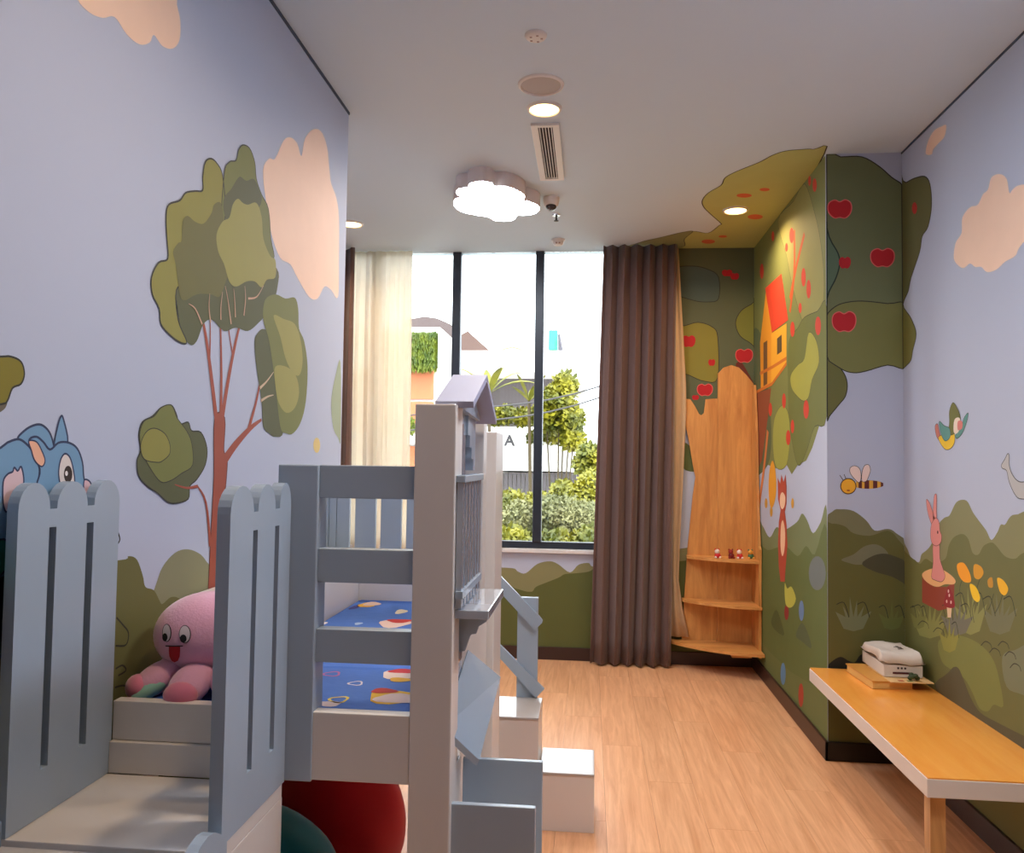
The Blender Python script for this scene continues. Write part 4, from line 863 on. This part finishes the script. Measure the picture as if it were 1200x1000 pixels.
def foliage(b, c, r, n, size, seed):
    rr = random.Random(seed); vs = []; fs = []
    for _ in range(n):
        while True:
            p = Vector((rr.uniform(-1, 1), rr.uniform(-1, 1), rr.uniform(-1, 1)))
            if .35 < p.length < 1: break
        c_ = Vector((c[0]+p.x*r[0], c[1]+p.y*r[1], c[2]+p.z*r[2])); s_ = size*rr.uniform(.6, 1.4)
        d = Vector((rr.gauss(0, 1), rr.gauss(0, 1), rr.gauss(.2, 1))).normalized(); e = d.orthogonal().normalized()*s_*.35; d = d*s_; o = len(vs)
        vs += [c_, c_+d*.5+e, c_+d, c_+d*.5-e]; fs.append((o, o+1, o+2, o+3))
    return b.add(vs, fs)
def leafbush(name, clumps, m, label, cat, size, n, group=None, stem=True, seed=1):
    c0 = clumps[0][0]; t = thing(name, (c0[0], c0[1], GZ), label, cat, group); b = MB()
    for i, (c, r) in enumerate(clumps): foliage(b, c, r, n, size, seed*31+i)
    o = b.build('foliage', m, t); o['kind'] = 'stuff'
    if stem:
        st_ = MB()
        for (c, r) in clumps[:6]: st_.tube([(c0[0], c0[1], GZ), ((c0[0]+c[0])/2, c[1], (GZ+c[2])/2+.1), c], [.025, .018, .01], 6)
        st_.build('stem', mat('bark', (74, 62, 40), .9), t)
    return t
def cl(px, py, D, rpx, rd): 
    q = U(px, py, 'y', D); return (q, (rpx*D/F, rd, rpx*D/F))
leafbush('hedge_shrub', [cl(565,612,9,34,.5), cl(600,601,9,26,.5), cl(632,602,9.1,26,.5), cl(590,620,8.8,32,.5), cl(625,628,8.8,30,.5), cl(560,640,8.8,36,.5)], M_leaf, 'yellow-green leafy shrub below the left panes of the window', 'shrub', .045, 3600, 'shrubs outside the window', seed=2)
leafbush('hedge_shrub', [cl(668,592,9.2,24,.5), cl(700,578,9.2,28,.5), cl(660,580,9.4,16,.5), cl(730,590,9,30,.5), cl(690,600,9,28,.5)], M_leaf, 'yellow-green leafy shrub seen through the rightmost pane', 'shrub', .045, 3600, 'shrubs outside the window', seed=3)
leafbush('grey_shrub', [cl(665,608,8.3,26,.4), cl(645,600,8.3,20,.4), cl(692,612,8.3,24,.4), cl(610,606,8.4,20,.4)], M_leafg, 'grey-green wispy shrub in front of the leafy shrubs', 'shrub', .04, 2000, seed=4)
leafbush('low_plants', [cl(600,640,7.6,22,.3), cl(650,645,7.6,24,.3), cl(690,640,7.6,22,.3), cl(625,650,7.6,22,.3)], M_leaf, 'low bright plants just above the window sill outside', 'plant', .06, 1100, seed=6)
leafbush('small_tree', [cl(655,470,13.5,20,.5), cl(668,492,13.5,17,.5), cl(640,488,13.6,18,.5), cl(662,452,13.6,14,.5), cl(672,515,13.5,12,.4)], M_leaf, 'leafy tree before the right end of the white house', 'tree', .09, 1100, seed=7)
leafbush('balcony_plants', [cl(592,487,14.2,11,.3), cl(612,489,14.2,10,.3), cl(580,489,14.2,10,.3), cl(630,488,14.2,10,.3)], M_leaf, 'green plants growing along the balcony wall', 'plant', .08, 600, stem=False, seed=8)
leafbush('planter_plants', [cl(624,513,14.3,6,.15), cl(636,513,14.3,5,.15), cl(650,512,14.3,7,.15), cl(660,513,14.3,5,.15)], M_leaf, 'small plants in the white planter box', 'plant', .09, 120, stem=False, seed=9)
leafbush('round_bush', [cl(690,532,12,12,.4), cl(700,540,12,12,.4), cl(683,545,12,10,.4)], M_leaf, 'round bush above the hedge beside the right curtain', 'bush', .08, 700, seed=10)
# vine panel
vp = thing('vine_panel', (-3, 15, 2.6), 'green hanging vine panel above the terracotta panels', 'plant'); b = MB()
X0, X1, Z0, Z1 = px_rect(14.95, 440, 389, 511, 431); rr = random.Random(5); vs = []; fs = []
for i in range(5000):
    x, z = rr.uniform(X0, X1), rr.uniform(Z0, Z1); y = 15.05-rr.uniform(0, .18); h_ = rr.uniform(.05, .14); o = len(vs); w_ = rr.uniform(.008, .018)
    vs += [(x-w_, y, z), (x+w_, y-.02, z), (x+w_*.4, y-.05, z-h_), (x-w_*.4, y-.05, z-h_)]; fs.append((o, o+1, o+2, o+3))
b.add(vs, fs); o = b.build('foliage', M_leafd, vp); o['kind'] = 'stuff'
MB().box(X0, X1, 15.08, 15.12, Z0, Z1).build('trellis', mat('trellis_green', (70, 84, 30), .9), vp)
leafbush('potted_greenery', [cl(478,500,14.6,9,.2), cl(466,500,14.6,9,.2), cl(454,502,14.6,9,.2)], M_leafd, 'dark green plants on the white ledge by the sheer curtain', 'plant', .08, 400, stem=False, seed=12)
# palm
def palm(px, py, D, fr, label, seed, sc=1):
    q = U(px, py, 'y', D); rr = random.Random(seed); t = thing('palm', (q[0], D, GZ), label, 'palm tree', 'palms outside the window')
    MB().tube([(q[0], D, GZ), (q[0]+.05, D, (GZ+q[2])/2), tuple(q)], [.04, .03, .025], 8).build('trunk', MATS['bark'], t)
    for i in range(fr):
        a = rr.uniform(0, 6.28); L_ = sc*rr.uniform(.7, 1.1); el_ = rr.uniform(.5, 1.3); pts = []; 
        for k in range(7):
            s_ = k/6*L_; pts.append(Vector(q)+Vector((math.cos(a)*math.cos(el_)*s_, math.sin(a)*math.cos(el_)*s_, math.sin(el_)*s_-.45*s_*s_)))
        b = MB(); vs = []; fs = []
        for k in range(7):
            w_ = .065*sc*math.sin(math.pi*(k+.4)/7.2); side = Vector((-math.sin(a), math.cos(a), 0)); vs += [pts[k]+side*w_-Vector((0, 0, w_*.4)), pts[k], pts[k]-side*w_-Vector((0, 0, w_*.4))]
        for k in range(6): fs += [(3*k, 3*k+1, 3*k+4, 3*k+3), (3*k+1, 3*k+2, 3*k+5, 3*k+4)]
        b.add(vs, fs, True).build('frond', M_leaf, t)
palm(573, 462, 13, 9, 'banana-like palm with broad fronds behind the little gabled roof', 3, 1.0)
palm(620, 470, 13.3, 10, 'small palm beside the second window mullion', 4, .7)
